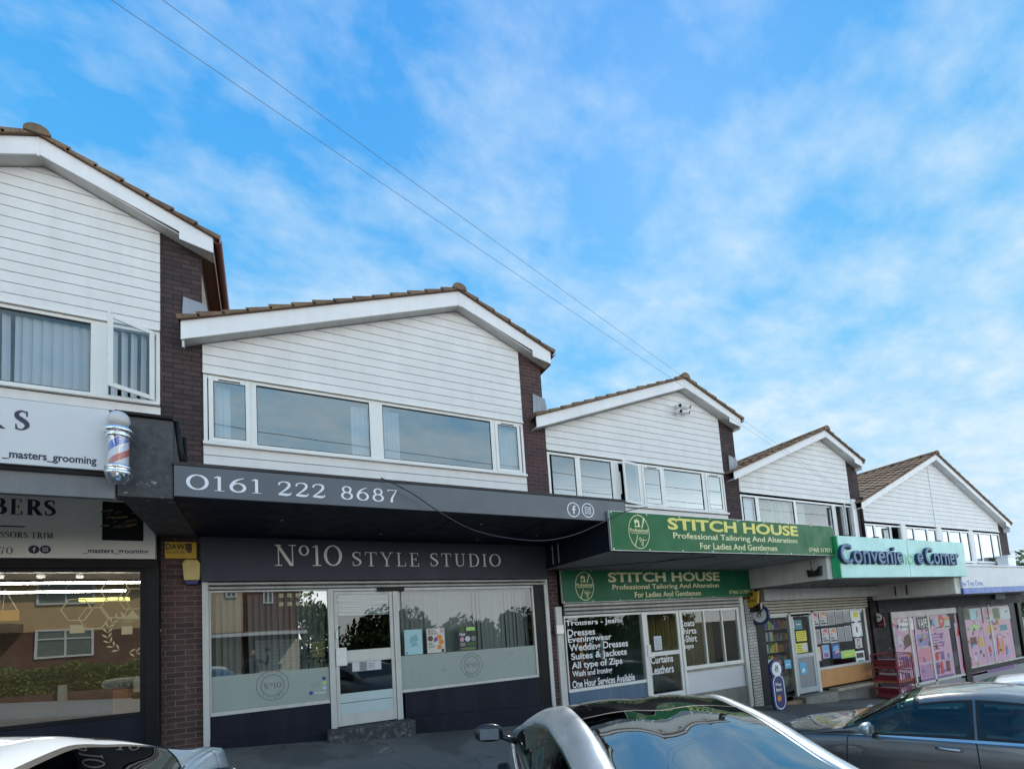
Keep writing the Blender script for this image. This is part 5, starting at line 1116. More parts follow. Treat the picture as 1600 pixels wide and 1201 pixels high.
# bench seen through the barber window
s = thing('bench_seat', 'orange bench with a rounded grey cushion behind the barber window', 'bench', (-1.9, .5, .6))
xx0, zz0 = W(176, 1114, .35); xx1, zz1 = W(233, 1072, .35)
B(xx0, -1.36, .35, .95, .2, zz1).build('base', PLY, s, bevel=.01); MB().box(xx0-.12, -1.36, .30, .95, zz1+.005, zz1+.14).build('cushion', M('grey_vinyl', (.30, .31, .32), .5, var=.1), s, bevel=.05)
B(-1.55, -1.36, .32, .95, zz1+.142, zz1+.62).build('backrest', M('grey_vinyl', (.30, .31, .32), .5, var=.1), s, bevel=.05)
s = thing('planter', 'dark round tub on the floor behind the barber window', 'planter', (-2.55, .8, .2)); MB().lathe((-2.35, .7, .15), [(.12, 0), (.16, .05), (.30, .42), (.32, .46), (.28, .46)], 20).build('tub', BLACK, s, smooth=True)
x0, z0 = W(0, 962, .02); x1, z1 = W(30, 952, .02)
s = thing('hanging_notice', 'orange notice hanging on a thin cord inside the barber window', 'notice', (-2.8, .03, 2)); B(x0, x1, .02, .024, z0-.06, z1).build('sheet', M('orange_notice', (.62, .36, .08), .5, emit=((.6, .3, .05), .25)), s); MB().tube([(x0+.02, .022, z1), ((x0+x1)/2-.05, .022, z1+.25), (x1-.02, .022, z1)], .004, 5).build('cord', WHITE, s)  # faint glow put into the sheet's own material, no lamp behind it
# ================================================================== cars
def crv(pts, x):
    """smooth interpolation through (x, value) pairs"""
    if x <= pts[0][0]: return pts[0][1]
    for i in range(len(pts)-1):
        if x <= pts[i+1][0]:
            x0, y0 = pts[i]; x1, y1 = pts[i+1]; h = x1-x0; t = (x-x0)/h
            def sl(j):
                if j <= 0 or j >= len(pts)-1: k = min(max(j, 0), len(pts)-2); return (pts[k+1][1]-pts[k][1])/(pts[k+1][0]-pts[k][0])
                a = (pts[j][1]-pts[j-1][1])/(pts[j][0]-pts[j-1][0]); b = (pts[j+1][1]-pts[j][1])/(pts[j+1][0]-pts[j][0])
                return 0 if a*b <= 0 else 2*a*b/(a+b)
            m0, m1 = sl(i)*h, sl(i+1)*h
            return (2*t**3-3*t*t+1)*y0+(t**3-2*t*t+t)*m0+(-2*t**3+3*t*t)*y1+(t**3-t*t)*m1
    return pts[-1][1]
class CarShape:
    def __init__(s, L, sill, belt, top, wb, wt, bubble=0, bub=(0, 0)):
        s.L = L; s.sill, s.belt, s.top, s.wb, s.wt = sill, belt, top, wb, wt; s.bubble = bubble; s.bub = bub
    def sec(s, x):
        zs, zb, zt, wb, wt = (crv(c, x) for c in (s.sill, s.belt, s.top, s.wb, s.wt))
        k = max(0, min(1, (zt-zb-.06)/.30)); cr = lerp(.020, .085, k)
        return [(wb*.86, zs), (wb*.975, zs+(zb-zs)*.28), (wb, zs+(zb-zs)*.62), (wb*.965, zb-.035), (lerp(wb*.90, wb*.925, k), zb+.008), (wt, zt-cr), (wt*.66, zt-cr*.28), (0, zt)]
    def P(s, x, t):
        q = s.sec(x); t = max(0, min(6.9999, t)); i = int(t); f = t-i
        p0, p1, p2, p3 = q[max(i-1, 0)], q[i], q[i+1], q[min(i+2, 7)]
        if i == 6: p3 = (-q[6][0], q[6][1])
        c = lambda a, b, c_, d: .5*((2*b)+(-a+c_)*f+(2*a-5*b+4*c_-d)*f*f+(-a+3*b-3*c_+d)*f**3)
        if 4 <= t < 5: y, z = lerp(p1[0], p2[0], f), lerp(p1[1], p2[1], f); bl = math.sin(math.pi*f)*.012; y += bl
        else: y, z = c(p0[0], p1[0], p2[0], p3[0]), c(p0[1], p1[1], p2[1], p3[1])
        if s.bubble and s.bub[0] < x < s.bub[1]:
            e = math.sin(math.pi*(x-s.bub[0])/(s.bub[1]-s.bub[0]))**.5; z -= s.bubble*e*math.exp(-(y/.15)**2)
        return Vector((x, y, z))
    def N(s, x, t):
        a = s.P(min(x+.01, s.L), t)-s.P(max(x-.01, 0), t); b = s.P(x, min(t+.03, 6.999))-s.P(x, max(t-.03, 0)); n = a.cross(b)
        if n.length < 1e-8: return Vector((0, 0, 1))
        n.normalize()
        if n.y < 0 and t < 5.2: n = -n
        if n.z < 0 and t >= 5.2: n = -n
        return n
def car(name, label, sh, wins, pos, heading, body, extra=None, wheels=(.75, 3.3), glass=None, roofm=None, arch=False, mirx=None, mirm=None, seams=(), handles=(), arch_t=(4.72, 5.50), screens=(), roof_x=None, interior=True, sideglass=None, mirz=0, belt=None):
    hx, hy = heading; l = math.hypot(hx, hy); hx, hy = hx/l, hy/l; gx, gy, gz_ = pos
    T = lambda p: (gx+p[0]*hx-p[1]*hy, gy+p[0]*hy+p[1]*hx, gz_+p[2])
    s = thing(name, label, 'car', T((sh.L/2, 0, 0)))
    def put(mb, nm, mat, par=None, **k): mb.v = [T(p) for p in mb.v]; return mb.build(nm, mat, par or s, **k)
    NX, NT = 110, 64; xs = [sh.L*(.5-.5*math.cos(math.pi*i/NX))*.55+sh.L*i/NX*.45 for i in range(NX+1)]; ts = [7*j/NT for j in range(NT+1)]
    bm_ = MB()
    def inwin(x, t):
        for (x0, x1, t0, t1, c) in wins:
            if x0+.01 < x < x1-.01 and t0+.04 < t < t1-.04: return True
        for (x0, x1, t0) in screens:
            if x0+.07 < x < x1-.07 and t > t0+.15: return True
        return False
    for sd in (1, -1):
        rows = [[(lambda p: (p.x, p.y*sd, p.z))(sh.P(x, t)) for t in ts] for x in xs]; b0 = len(bm_.v)
        for r_ in rows: bm_.v += r_
        n = len(ts)
        for i in range(NX):
            for j in range(NT):
                if interior and inwin((xs[i]+xs[i+1])/2, (ts[j]+ts[j+1])/2): continue
                a = b0+i*n+j; q = (a, a+1, a+n+1, a+n); bm_.f.append(q if sd > 0 else q[::-1])
        for e in (0, NX):
            mid = [(rows[e][j][0], 0, rows[e][j][2]) for j in range(n)]; k = len(bm_.v); bm_.v += mid
            for j in range(n-1): q = (b0+e*n+j, b0+e*n+j+1, k+j+1, k+j); bm_.f.append(q)
    bodyo = put(bm_, 'body', body, smooth=True)
    def patch(x0, x1, t0, t1, off, sides=(1, -1), nx=30, nt=14, rnd=.0, arcf=None, x0b=None, x1b=None):
        mb = MB()
        for sd in sides:
            rows = []
            for i in range(nx+1):
                r_ = []
                for j in range(nt+1):
                    v = j/nt; u = i/nx
                    xa = x0 if x0b is None else lerp(x0, x0b, v); xb = x1 if x1b is None else lerp(x1, x1b, v)
                    x = lerp(xa, xb, u); t = lerp(t0, t1, v)
                    o = off if arcf is None else off+arcf*math.sin(math.pi*v)**.6
                    p = sh.P(x, t)+sh.N(x, t)*o; r_.append((p.x, p.y*sd, p.z))
                rows.append(r_)
            mb.grid(rows, flip=sd < 0)
        return mb
    g = glass or GCAR
    for (x0, x1, t0, t1, c) in wins:
        for sd in (1, -1):
            rim = patch(x0-.03, x1+.03, t0-.07, t1+.06, .003, (sd,), arcf=None)
            n = 15; hole = [f for f in range(len(rim.f))]
            keep = []
            for fi, f in enumerate(rim.f):
                i, j = divmod(fi, 14)
                if i < 2 or i > 27 or j < 1 or j > 12: keep.append(f)
            rim.f = keep; w_ = put(rim, 'window_trim', RUB, smooth=True)
            put(patch(x0, x1, t0, t1, .004, (sd,)), 'window', sideglass or g, w_, smooth=True)
    for (x0, x1, t0) in screens:
        rim = patch(x0-.02, x1+.02, t0-.08, 7, .003, (1, -1), nx=30, nt=30); keep = []
        for fi, f in enumerate(rim.f):
            i, j = divmod(fi % 900, 30)
            if i < 2 or i > 27 or j < 1: keep.append(f)
        rim.f = keep; w_ = put(rim, 'screen_trim', RUB, smooth=True)
        put(patch(x0, x1, t0, 7, .005, (1, -1), nx=40, nt=36), 'windscreen' if x0 > sh.L*.5 else 'rear_window', g, w_, smooth=True)
    if roofm: put(patch(roof_x[0], roof_x[1], 5.42, 7, .004, nx=40, nt=30), 'roof', roofm, smooth=True)
    if arch:
        for sd in (1, -1): put(patch(arch[0], arch[1], arch_t[0], arch_t[1], -.004, (sd,), nx=60, nt=14, arcf=.035), 'roof_arch', arch[2], smooth=True)
    for (x, t0, t1, sx) in seams:
        for sd in (1, -1): put(patch(x, x+.010, t0, t1, .0015, (sd,), nx=1, nt=24, x0b=x+sx, x1b=x+sx+.010), 'panel_gap', RUB)
    for x in handles:
        for sd in (1, -1):
            p = sh.P(x, 2.75); MBh = MB().tube([(x-.10, (p.y+.004)*sd, p.z), (x-.06, (p.y+.035)*sd, p.z+.005), (x+.06, (p.y+.035)*sd, p.z+.008), (x+.10, (p.y+.004)*sd, p.z+.005)], [.012, .016, .016, .012], 10); put(MBh, 'door_handle', CHROMED, smooth=True)
    if belt:
        for sd in (1, -1): put(patch(belt[0], belt[1], 3.90, 4.02, .004, (sd,), nx=50, nt=2), 'waist_trim', belt[2], smooth=True)
    put(patch(.02*sh.L, .98*sh.L, 1.02, 1.10, .002, nx=60, nt=1), 'sill_line', RUB)
    mx = mirx
    for sd in (1, -1):
        p = sh.P(mx, 4.0); p.z += mirz; hs = MB(); n = 20; rows = []
        for i in range(9):
            a = math.pi*i/8; rr = math.sin(a)**.55; rows.append([(mx+.02+(.085*math.cos(2*math.pi*k/n) if math.cos(2*math.pi*k/n) > 0 else .03*math.cos(2*math.pi*k/n))*rr, (p.y+.10+.115*(1-math.cos(a)))*sd, p.z+.10+.072*rr*math.sin(2*math.pi*k/n)+.01*i/8) for k in range(n)])
        hs.grid(rows, wrap=True); m_ = put(hs, 'door_mirror', mirm or body, smooth=True)
        put(MB().tube([(mx+.03, (p.y-.01)*sd, p.z+.02), (mx+.03, (p.y+.12)*sd, p.z+.07)], [.03, .022], 10), 'mirror_arm', PLB, m_, smooth=True)
        put(MB().add([(mx-.0135, (p.y+.135)*sd, p.z+.055), (mx-.0135, (p.y+.285)*sd, p.z+.06), (mx-.0135, (p.y+.285)*sd, p.z+.145), (mx-.0135, (p.y+.135)*sd, p.z+.14)], [(0, 1, 2, 3)]), 'mirror_glass', GREYP, m_)
    for x in wheels:
        for sd in (1, -1):
            y = crv(sh.wb, x)*sd*.97; w_ = put(MB().lathe((x, y-.11 if sd > 0 else y-.11, .32), [(.20, 0), (.31, .0), (.33, .03), (.33, .19), (.31, .22), (.20, .22)], 32, 'y'), 'wheel', RUB, smooth=True)
            rm = MB().lathe((x, y+(.105 if sd > 0 else -.115), .32), [(.04, 0), (.205, 0), (.205, .01)], 24, 'y')
            for k in range(5):
                a = 2*math.pi*k/5; rm.tube([(x, y+.115*sd, .32), (x+.20*math.cos(a), y+.12*sd, .32+.20*math.sin(a))], .022, 6)
            put(rm, 'rim', CHROMED, w_)
            ar = MB(); rows = []
            for r_ in (.345, .375): rows.append([(x+r_*math.cos(rad(a)), (abs(y)+.012)*sd, .32+r_*math.sin(rad(a))) for a in range(-20, 201, 10)])
            put(ar.grid(rows), 'wheel_arch', PLB)
    put(patch(0.02, .16, 2.1, 3.3, .004, nx=6, nt=8), 'tail_lamp', M('lamp_red', (.35, .01, .01), .15, var=0, coat=1)); put(patch(sh.L-.34, sh.L-.06, 1.9, 3.2, .004, nx=6, nt=8), 'headlamp', M('lamp_clear', (.55, .6, .62), .08, .3, var=0, coat=1))
    if interior:
        zf = .30; it = MB().box(sh.L*.14, sh.L*.74, -sh.wb[1][1]*.80, sh.wb[1][1]*.80, zf, zf+.05); put(it, 'floor_pan', PLB)
        xd = [x for x in mirx_list(mx)]
        put(MB().prism([(mx+.0, .55), (mx+.55, .5), (mx+.5, .88), (mx+.0, .86)], -sh.wb[1][1]*.78, sh.wb[1][1]*.78), 'dashboard', PLB, bevel=.03)
        for sy in (-.36, .36):
            xs_ = mx-.75; st = MB().box(xs_-.25, xs_+.28, sy-.24, sy+.24, .38, .54); put(st, 'seat', GREYF, bevel=.06)
            put(MB().prism([(xs_-.30, .50), (xs_-.14, .50), (xs_-.30, 1.02), (xs_-.42, 1.02)], sy-.22, sy+.22), 'seat_back', GREYF, bevel=.05)
            put(MB().prism([(xs_-.38, 1.04), (xs_-.28, 1.04), (xs_-.32, 1.20), (xs_-.41, 1.20)], sy-.12, sy+.12), 'headrest', GREYF, bevel=.04)
        sw = MB(); c = Vector((mx-.12, -.36, .88)); pts = []
        for k in range(25):
            a = 2*math.pi*k/24; pts.append((c.x+.07*math.sin(a), c.y+.18*math.cos(a), c.z+.165*math.sin(a)))
        sw.tube(pts, .014, 8, cap=False).tube([(c.x, c.y-.17, c.z), (c.x+.02, c.y, c.z), (c.x, c.y+.17, c.z)], .02, 6); put(sw, 'steering_wheel', PLB, smooth=True)
    return s, T, patch, put
def mirx_list(m): return [m]
# white coupe on the left
shW = CarShape(4.2, [(0, .42), (.3, .26), (3.8, .24), (4.2, .36)], [(0, .78), (.2, .90), (1.3, .96), (2.7, .98), (3.5, .92), (4.0, .74), (4.2, .58)],
    [(0, .82), (.15, .95), (.45, 1.08), (.9, 1.26), (1.35, 1.37), (1.75, 1.385), (2.15, 1.31), (2.8, 1.07), (3.05, 1.03), (3.8, .90), (4.1, .75), (4.2, .60)],
    [(0, .66), (.2, .80), (.8, .90), (2.0, .905), (3.3, .90), (3.8, .85), (4.1, .72), (4.2, .58)],
    [(0, .50), (.4, .62), (1.0, .57), (1.75, .57), (2.15, .63), (2.5, .74), (2.85, .82), (3.5, .72), (4.0, .56), (4.2, .42)])
CARW_WIN = [(.75, 2.50, 4.10, 4.93, 0)]
gW = -.17
car('parked_car', 'white coupe with black-edged side glass at the bottom left, nose towards the shops', shW, CARW_WIN, (-1.60, -6.81, gW), (.12, .99), CARW, glass=GCARD, mirx=2.35, mirm=PLB, wheels=(.75, 3.35), screens=((.45, 1.25, 5.5), (2.1, 2.74, 5.3)), mirz=-.17, seams=((3.08, 4.6, 7, .02), (3.2, 1.0, 4.0, -.05)), handles=(1.35,), belt=(.7, 2.6, PLB))
# silver coupe with black roof
shR = CarShape(4.29, [(0, .40), (.3, .25), (3.9, .23), (4.29, .36)], [(0, .80), (.2, .93), (1.3, 1.0), (2.7, .95), (3.5, .86), (4.05, .70), (4.29, .55)],
    [(0, .86), (.12, 1.0), (.45, 1.05), (1.0, 1.20), (1.6, 1.33), (2.05, 1.36), (2.45, 1.30), (3.15, 1.0), (3.4, .94), (3.9, .82), (4.2, .66), (4.29, .57)],
    [(0, .68), (.2, .84), (.8, .925), (2.0, .915), (3.3, .91), (3.9, .86), (4.2, .72), (4.29, .60)],
    [(0, .52), (.4, .62), (1.1, .55), (2.0, .575), (2.5, .64), (2.85, .74), (3.2, .82), (3.7, .73), (4.1, .56), (4.29, .44)], bubble=.022, bub=(.5, 2.6))
RH = (.405, .914); RP = (1.40, -7.34, -.345)
car('parked_car', 'silver coupe with pale roof arches and a black double-bubble roof, centre foreground', shR, [(1.15, 2.90, 4.12, 4.80, 0)], RP, RH, CARS, glass=GCARD, sideglass=GCAR, mirx=2.78, mirm=PLB, wheels=(.8, 3.4), screens=((.35, 1.72, 5.42), (2.42, 3.1, 5.42)), roofm=CARB, roof_x=(1.74, 2.40), arch=(.30, 3.2, CARS), seams=((3.2, 1.0, 4.0, -.05), (1.72, 5.5, 7, .02), (3.22, 4.6, 7, .02)), handles=(1.45,), belt=(1.0, 2.95, PLB))
# grey saloon on the right
shG = CarShape(4.6, [(0, .42), (.3, .27), (4.2, .25), (4.6, .38)], [(0, .86), (.25, .98), (1.3, .98), (3.0, .94), (3.8, .87), (4.35, .73), (4.6, .58)],
    [(0, .90), (.15, 1.03), (.8, 1.10), (1.5, 1.37), (2.2, 1.44), (2.7, 1.38), (3.4, 1.02), (3.6, .96), (4.2, .85), (4.5, .70), (4.6, .60)],
    [(0, .70), (.2, .82), (.8, .90), (2.2, .90), (3.6, .89), (4.2, .84), (4.5, .70), (4.6, .58)],
    [(0, .55), (.8, .62), (1.6, .54), (2.3, .56), (2.8, .64), (3.1, .73), (3.45, .81), (4.0, .70), (4.4, .54), (4.6, .42)])
GP = (7.60, -7.65, -.84)
car('parked_car', 'dark grey saloon with a silver waistline at the lower right', shG, [(1.30, 2.20, 4.10, 4.90, 0), (2.28, 3.16, 4.10, 4.90, 0)], GP, (-.26, .966), CARG, mirx=3.05, mirm=CARS, wheels=(.85, 3.7), screens=((.85, 1.5, 4.9), (2.7, 3.35, 4.8)), seams=((2.22, 1.0, 4.0, .02), (3.35, 1.0, 4.0, -.05)), handles=(1.5, 2.45), arch=None, belt=(1.1, 3.25, CHROMED))
# far white car
shF = shG
car('parked_car', 'white saloon beyond the grey one at the right edge, only its roof showing', shF, [(1.30, 2.20, 4.10, 4.90, 0), (2.28, 3.16, 4.10, 4.90, 0)], (10.9, -7.2, -1.08), (-.2, .98), CARW, mirx=3.05, wheels=(.85, 3.7), screens=((.85, 1.5, 4.9), (2.7, 3.35, 4.8)), seams=(), handles=())
# ================================================================== cables
def ray_pt(px, py, Y):
    X, Z = W(px, py, Y); return Vector((X, Y, Z))
def sag(a, b, s, n=40): return [tuple(a.lerp(b, i/n)-Vector((0, 0, 4*s*(i/n)*(1-i/n)))) for i in range(n+1)]
end1 = ray_pt(1326, 774, -.10)
for (px, py, lb) in ((205, 0, 'lower of the two overhead service wires crossing the sky'), (283, 0, 'upper of the two overhead service wires crossing the sky')):
    a = ray_pt(px, py, -4.6); dirn = (a-end1); a2 = end1+dirn*1.75
    tag(MB().tube(sag(a2, end1+Vector((0, 0, .0 if px < 250 else .06)), .10 if px < 250 else .13, 60), .0019, 5).build('overhead_wire', WIRE), lb, 'wire', 'overhead service wires')
pole_top = end1+(ray_pt(244, 0, -4.6)-end1)*1.75
for zz_, lb in ((8.45, 'higher of two wires along the street overhead, seen mirrored in the upper windows'), (7.75, 'lower of two wires along the street overhead, seen mirrored in the upper windows')):
    tag(MB().tube([(x, -8.9, zz_-.02*x+.0006*(x-10)**2) for x in range(-40, 61, 4)], .012, 5).build('street_wire', WIRE), lb, 'wire')
s = thing('utility_pole', 'brown timber service pole behind the viewpoint, seen only in reflections', 'pole', (pole_top.x, pole_top.y, gz(pole_top.x, pole_top.y)))
MB().tube([(pole_top.x, pole_top.y, -.6), (pole_top.x, pole_top.y, pole_top.z+.3)], [.15, .11], 12).build('pole', BARK, s, smooth=True)
c0 = ray_pt(596, 749, -2.05); c1 = ray_pt(1000, 772, -2.12)
qq = [ray_pt(px, py, -2.10) for px, py in ((594, 748), (640, 772), (685, 800), (742, 829), (800, 843), (850, 845), (900, 834), (945, 814), (975, 800), (1010, 792))]
pts = catmull([tuple(p) for p in qq], 6); pts = [(x, y-.04-.03*math.sin(i*.3), z) for i, (x, y, z) in enumerate(pts)]
tag(MB().tube(pts, .008, 6).build('loose_cable', PLB, smooth=True), 'slack black cable drooping beneath the charcoal canopy sign', 'cable')
# ================================================================== vegetation
def foliage(mb, c, rx, ry, rz, n, size, rnd, squash=1):
    for i in range(n):
        while True:
            p = Vector((rnd.uniform(-1, 1), rnd.uniform(-1, 1), rnd.uniform(-1, 1)))
            if .35 < p.length < 1: break
        q = Vector((c[0]+p.x*rx, c[1]+p.y*ry, c[2]+p.z*rz)); u = Vector((rnd.gauss(0, 1), rnd.gauss(0, 1), rnd.gauss(0, 1))).normalized(); v = u.orthogonal().normalized()
        w_ = u.cross(v); s = size*rnd.uniform(.6, 1.4); k = len(mb.v)
        mb.v += [tuple(q-v*s), tuple(q+w_*s*.45), tuple(q+v*s), tuple(q-w_*s*.45)]; mb.f.append((k, k+1, k+2, k+3))
def tree(x, y, h, r, label, seed, n=2600, size=.16, mat=LEAF, group=None):
    rnd = random.Random(seed); g0 = gz(x, y); s = thing('tree', label, 'tree', (x, y, g0), group)
    tr = MB().tube([(x, y, g0-.2), (x+.05, y, g0+h*.3), (x-.05, y+.05, g0+h*.62)], [.20, .15, .09], 10); cl = []
    for k in range(9):
        a = rnd.uniform(0, 6.28); hh = rnd.uniform(.42, .85); rr = r*rnd.uniform(.35, .75); e = (x+rr*math.cos(a), y+rr*math.sin(a), g0+h*hh)
        tr.tube([(x, y, g0+h*.35), ((x+e[0])/2, (y+e[1])/2, g0+h*(hh*.5+.22)), e], [.10, .06, .02], 6); cl.append((e, rnd.uniform(.45, .75)*r*.62))
    cl.append(((x, y, g0+h*.86), r*.5)); tr.build('trunk', BARK, s, smooth=True); mb = MB()
    for c, q in cl: foliage(mb, c, q*1.15, q*1.15, q*.85, n//len(cl), size, rnd)
    mb.build('crown', mat, s); return s
tree(W(1597, 850, 6)[0], 6, 7.2, 3.2, 'green tree beyond the last gable at the right edge', 3, 5200, .20, leafm('leaves_b', (.05, .09, .015), (.13, .17, .035)))
s = thing('chimney_stack', 'short white stack standing on the flat roof beside the last gable', 'chimney', (27.6, 2, 2.4)); x0, z0 = W(1576, 886, -.4); x1, z1 = W(1586, 870, -.4)
B(x0, x1-.05, -.42, -.1, 2.45, z1).build('stack', BARGE, s, bevel=.01); B(x0-.04, x1+.0, -.46, -.06, z1+.001, z1+.07).build('cap', BARGE, s, bevel=.01)
# ================================================================== across the road (seen in the glass)
def V(px, py, D): X, Z = W(px, py, D); return X, Z
s = thing('house', 'tan rendered semi-detached house over red brick, reflected in the barber window', 'house', (-9.5, -18, gz(-9.5, -18)))
yA = -18.0; g0 = -.6
def facing(mb): return mb
eave = V(100, 906, 18)[1]; mid = V(100, 986, 18)[1]
B(-15, -4.6, yA-7, yA, mid, eave).build('upper_wall', RENDY, s); B(-15, -4.6, yA-7, yA-.02, g0, mid-.001).build('lower_wall', REDBRICK, s)
MB().prismx([(yA+.45, eave-.12), (yA-3.5, eave+2.4), (yA-7.4, eave-.12)], -15.3, -4.3).build('roof', TILE, s)
def hwin(s, x0, x1, z0, z1, y, name='window'):
    mb = MB(); frame_mb(mb, x0, x1, z0, z1, y, y+.06, .07); mb.box((x0+x1)/2-.03, (x0+x1)/2+.03, y+.001, y+.055, z0+.07, z1-.07).box(x0+.07, x1-.07, y+.002, y+.056, lerp(z0, z1, .66)-.025, lerp(z0, z1, .66)+.025); f = mb.build(name, UPVC, s)
    B(x0+.06, x1-.06, y+.01, y+.02, z0+.06, z1-.06).build('glazing', M('house_glass', (.16, .20, .16), .12, var=.3, coat=.5), f)
def pair(a, b, c, d): (x0, z1), (x1, z0) = V(a, b, 18), V(c, d, 18); return x0, x1, z0, z1
hwin(s, *pair(59, 913, 150, 943), yA+.01); hwin(s, *pair(57, 985, 147, 1023), yA-.01)
hwin(s, *pair(-60, 915, 4, 941), yA+.01)
q = pair(-20, 978, 38, 985); B(q[0], q[1], yA, yA+1.0, q[2]-.1, q[3]).build('porch_roof', TILE, s)
MB().box(-15, -4.6, yA+.40, yA+.47, eave-.16, eave-.05).build('gutter', BLACK, s)
s = thing('house', 'cream and brick house with a pale garage door, reflected in the salon window', 'house', (-1, -18.5, gz(-1, -18.5)))
yB = -18.0
def BX(px): return V(px, 980, 18)[0]
B(BX(330), BX(380), yB-5, yB, -.6, 5.2).build('cream_wall', RENDC, s); B(BX(380)+.001, BX(466), yB-5, yB-.03, -.6, 5.8).build('brick_wall', REDBRICK, s)
MB().prismx([(yB+.4, 5.7), (yB-2.6, 7.2), (yB-5.2, 5.7)], BX(380)-.2, BX(466)+.3).build('roof', TILE, s)
hwin(s, BX(354), BX(362)+.25, 4.0, 5.0, yB+.01); hwin(s, BX(412), BX(428), 3.7, 4.8, yB-.02)
for i in range(4):
    for j in range(3): B(BX(437)+i*.36, BX(437)+i*.36+.2, yB-.03, yB-.01, 3.55+j*.42, 3.75+j*.42).build('glass_block', M('bright_block', (.8, .72, .42), .4), s)
MB().prism([(BX(332), 2.15), (BX(477), 2.15), (BX(477), 2.30), (BX(332), 2.30)], yB+1.0, yB+1.08).build('fascia_board', BARGE, s); B(BX(332), BX(470), yB, yB+1.0, 2.30, 2.36).build('flat_roof', TILE, s)
q = (BX(398), BX(466), -.5, 1.95); mb = MB()
for i in range(14): z = q[2]+(q[3]-q[2])*i/14; mb.box(q[0], q[1], yB-.02, yB+.02, z+.006, z+(q[3]-q[2])/14-.006)
mb.build('garage_door', GARD, s)
s = thing('garden_hedge', 'clipped yellow-green hedge in front of the tan house, reflected in the barber window', 'hedge', (-9, -13.5, gz(-9, -13.5))); mb = MB(); rr = random.Random(8)
for i in range(15000):
    x = rr.uniform(-14, -1.9); f_ = rr.random(); top = 1.35+.08*math.sin(x*3)+.05*math.sin(x*7.3)
    if f_ < .6: q = Vector((x, -13.0+rr.gauss(0, .04), rr.uniform(.55, top)))
    else: q = Vector((x, rr.uniform(-13.7, -13.0), top+rr.gauss(0, .04)))
    u = Vector((rr.gauss(0, 1), rr.gauss(0, 1), rr.gauss(0, 1))).normalized(); v = u.orthogonal().normalized(); w_ = u.cross(v); k = len(mb.v); z_ = .05
    mb.v += [tuple(q-v*z_), tuple(q+w_*z_*.6), tuple(q+v*z_), tuple(q-w_*z_*.6)]; mb.f.append((k, k+1, k+2, k+3))
mb.build('foliage', LEAFY, s); B(-14, -1.9, -13.6, -13.1, .4, 1.25).build('hedge_core', LEAF, s)
s = thing('garden_wall', 'low brick and timber garden wall below the hedge across the road', 'wall', (-8, -12.5, -.6)); B(-14.2, -1.8, -12.95, -12.75, -.6, .55).build('wall', REDBRICK, s)
for i in range(7): B(-13.8+i*1.95, -13.6+i*1.95, -12.74, -12.6, -.6, .8).build('post', TIMB, s)
labs = ['rounded', 'broad', 'tall', 'low', 'spreading', 'ragged', 'narrow', 'dense']
for i in range(9):
    tree(3.5+i*6.2+random.uniform(-1, 1), -46+random.uniform(-4, 4), [7.4, 5.4, 6.2, 5.2, 6.6, 7.6, 6.4, 7.5, 6][i], 3.8, 'dark leafy tree across the road, seen only as a reflection in the shop windows', 40+i, 1500, .34, LEAF, 'trees across the road')
s = thing('street_lamp', 'slim grey street lamp across the road, reflected in the salon window', 'street lamp', (9.5, -30, -.7)); MB().tube([(9.5, -30, -.7), (9.5, -30, 6.0), (9.3, -30, 6.3), (8.2, -30, 6.45)], [.07, .05, .04, .035], 8).build('column', GREYP, s, smooth=True); B(7.7, 8.25, -30.1, -29.9, 6.38, 6.47).build('lantern', GREYP, s, bevel=.02)
s = thing('hedge', 'low dark hedge line across the road under the trees', 'hedge', (20, -38, -1)); mb = MB(); rr = random.Random(9)
for i in range(11000):
    q = Vector((rr.uniform(1.5, 50), -38+rr.gauss(0, .5), rr.uniform(-1.4, 2.2)+.3*math.sin(i))); u = Vector((rr.gauss(0, 1), rr.gauss(0, 1), rr.gauss(0, 1))).normalized(); v = u.orthogonal().normalized(); w_ = u.cross(v); k = len(mb.v)
    mb.v += [tuple(q-v*.25), tuple(q+w_*.15), tuple(q+v*.25), tuple(q-w_*.15)]; mb.f.append((k, k+1, k+2, k+3))
mb.build('foliage', LEAF, s)
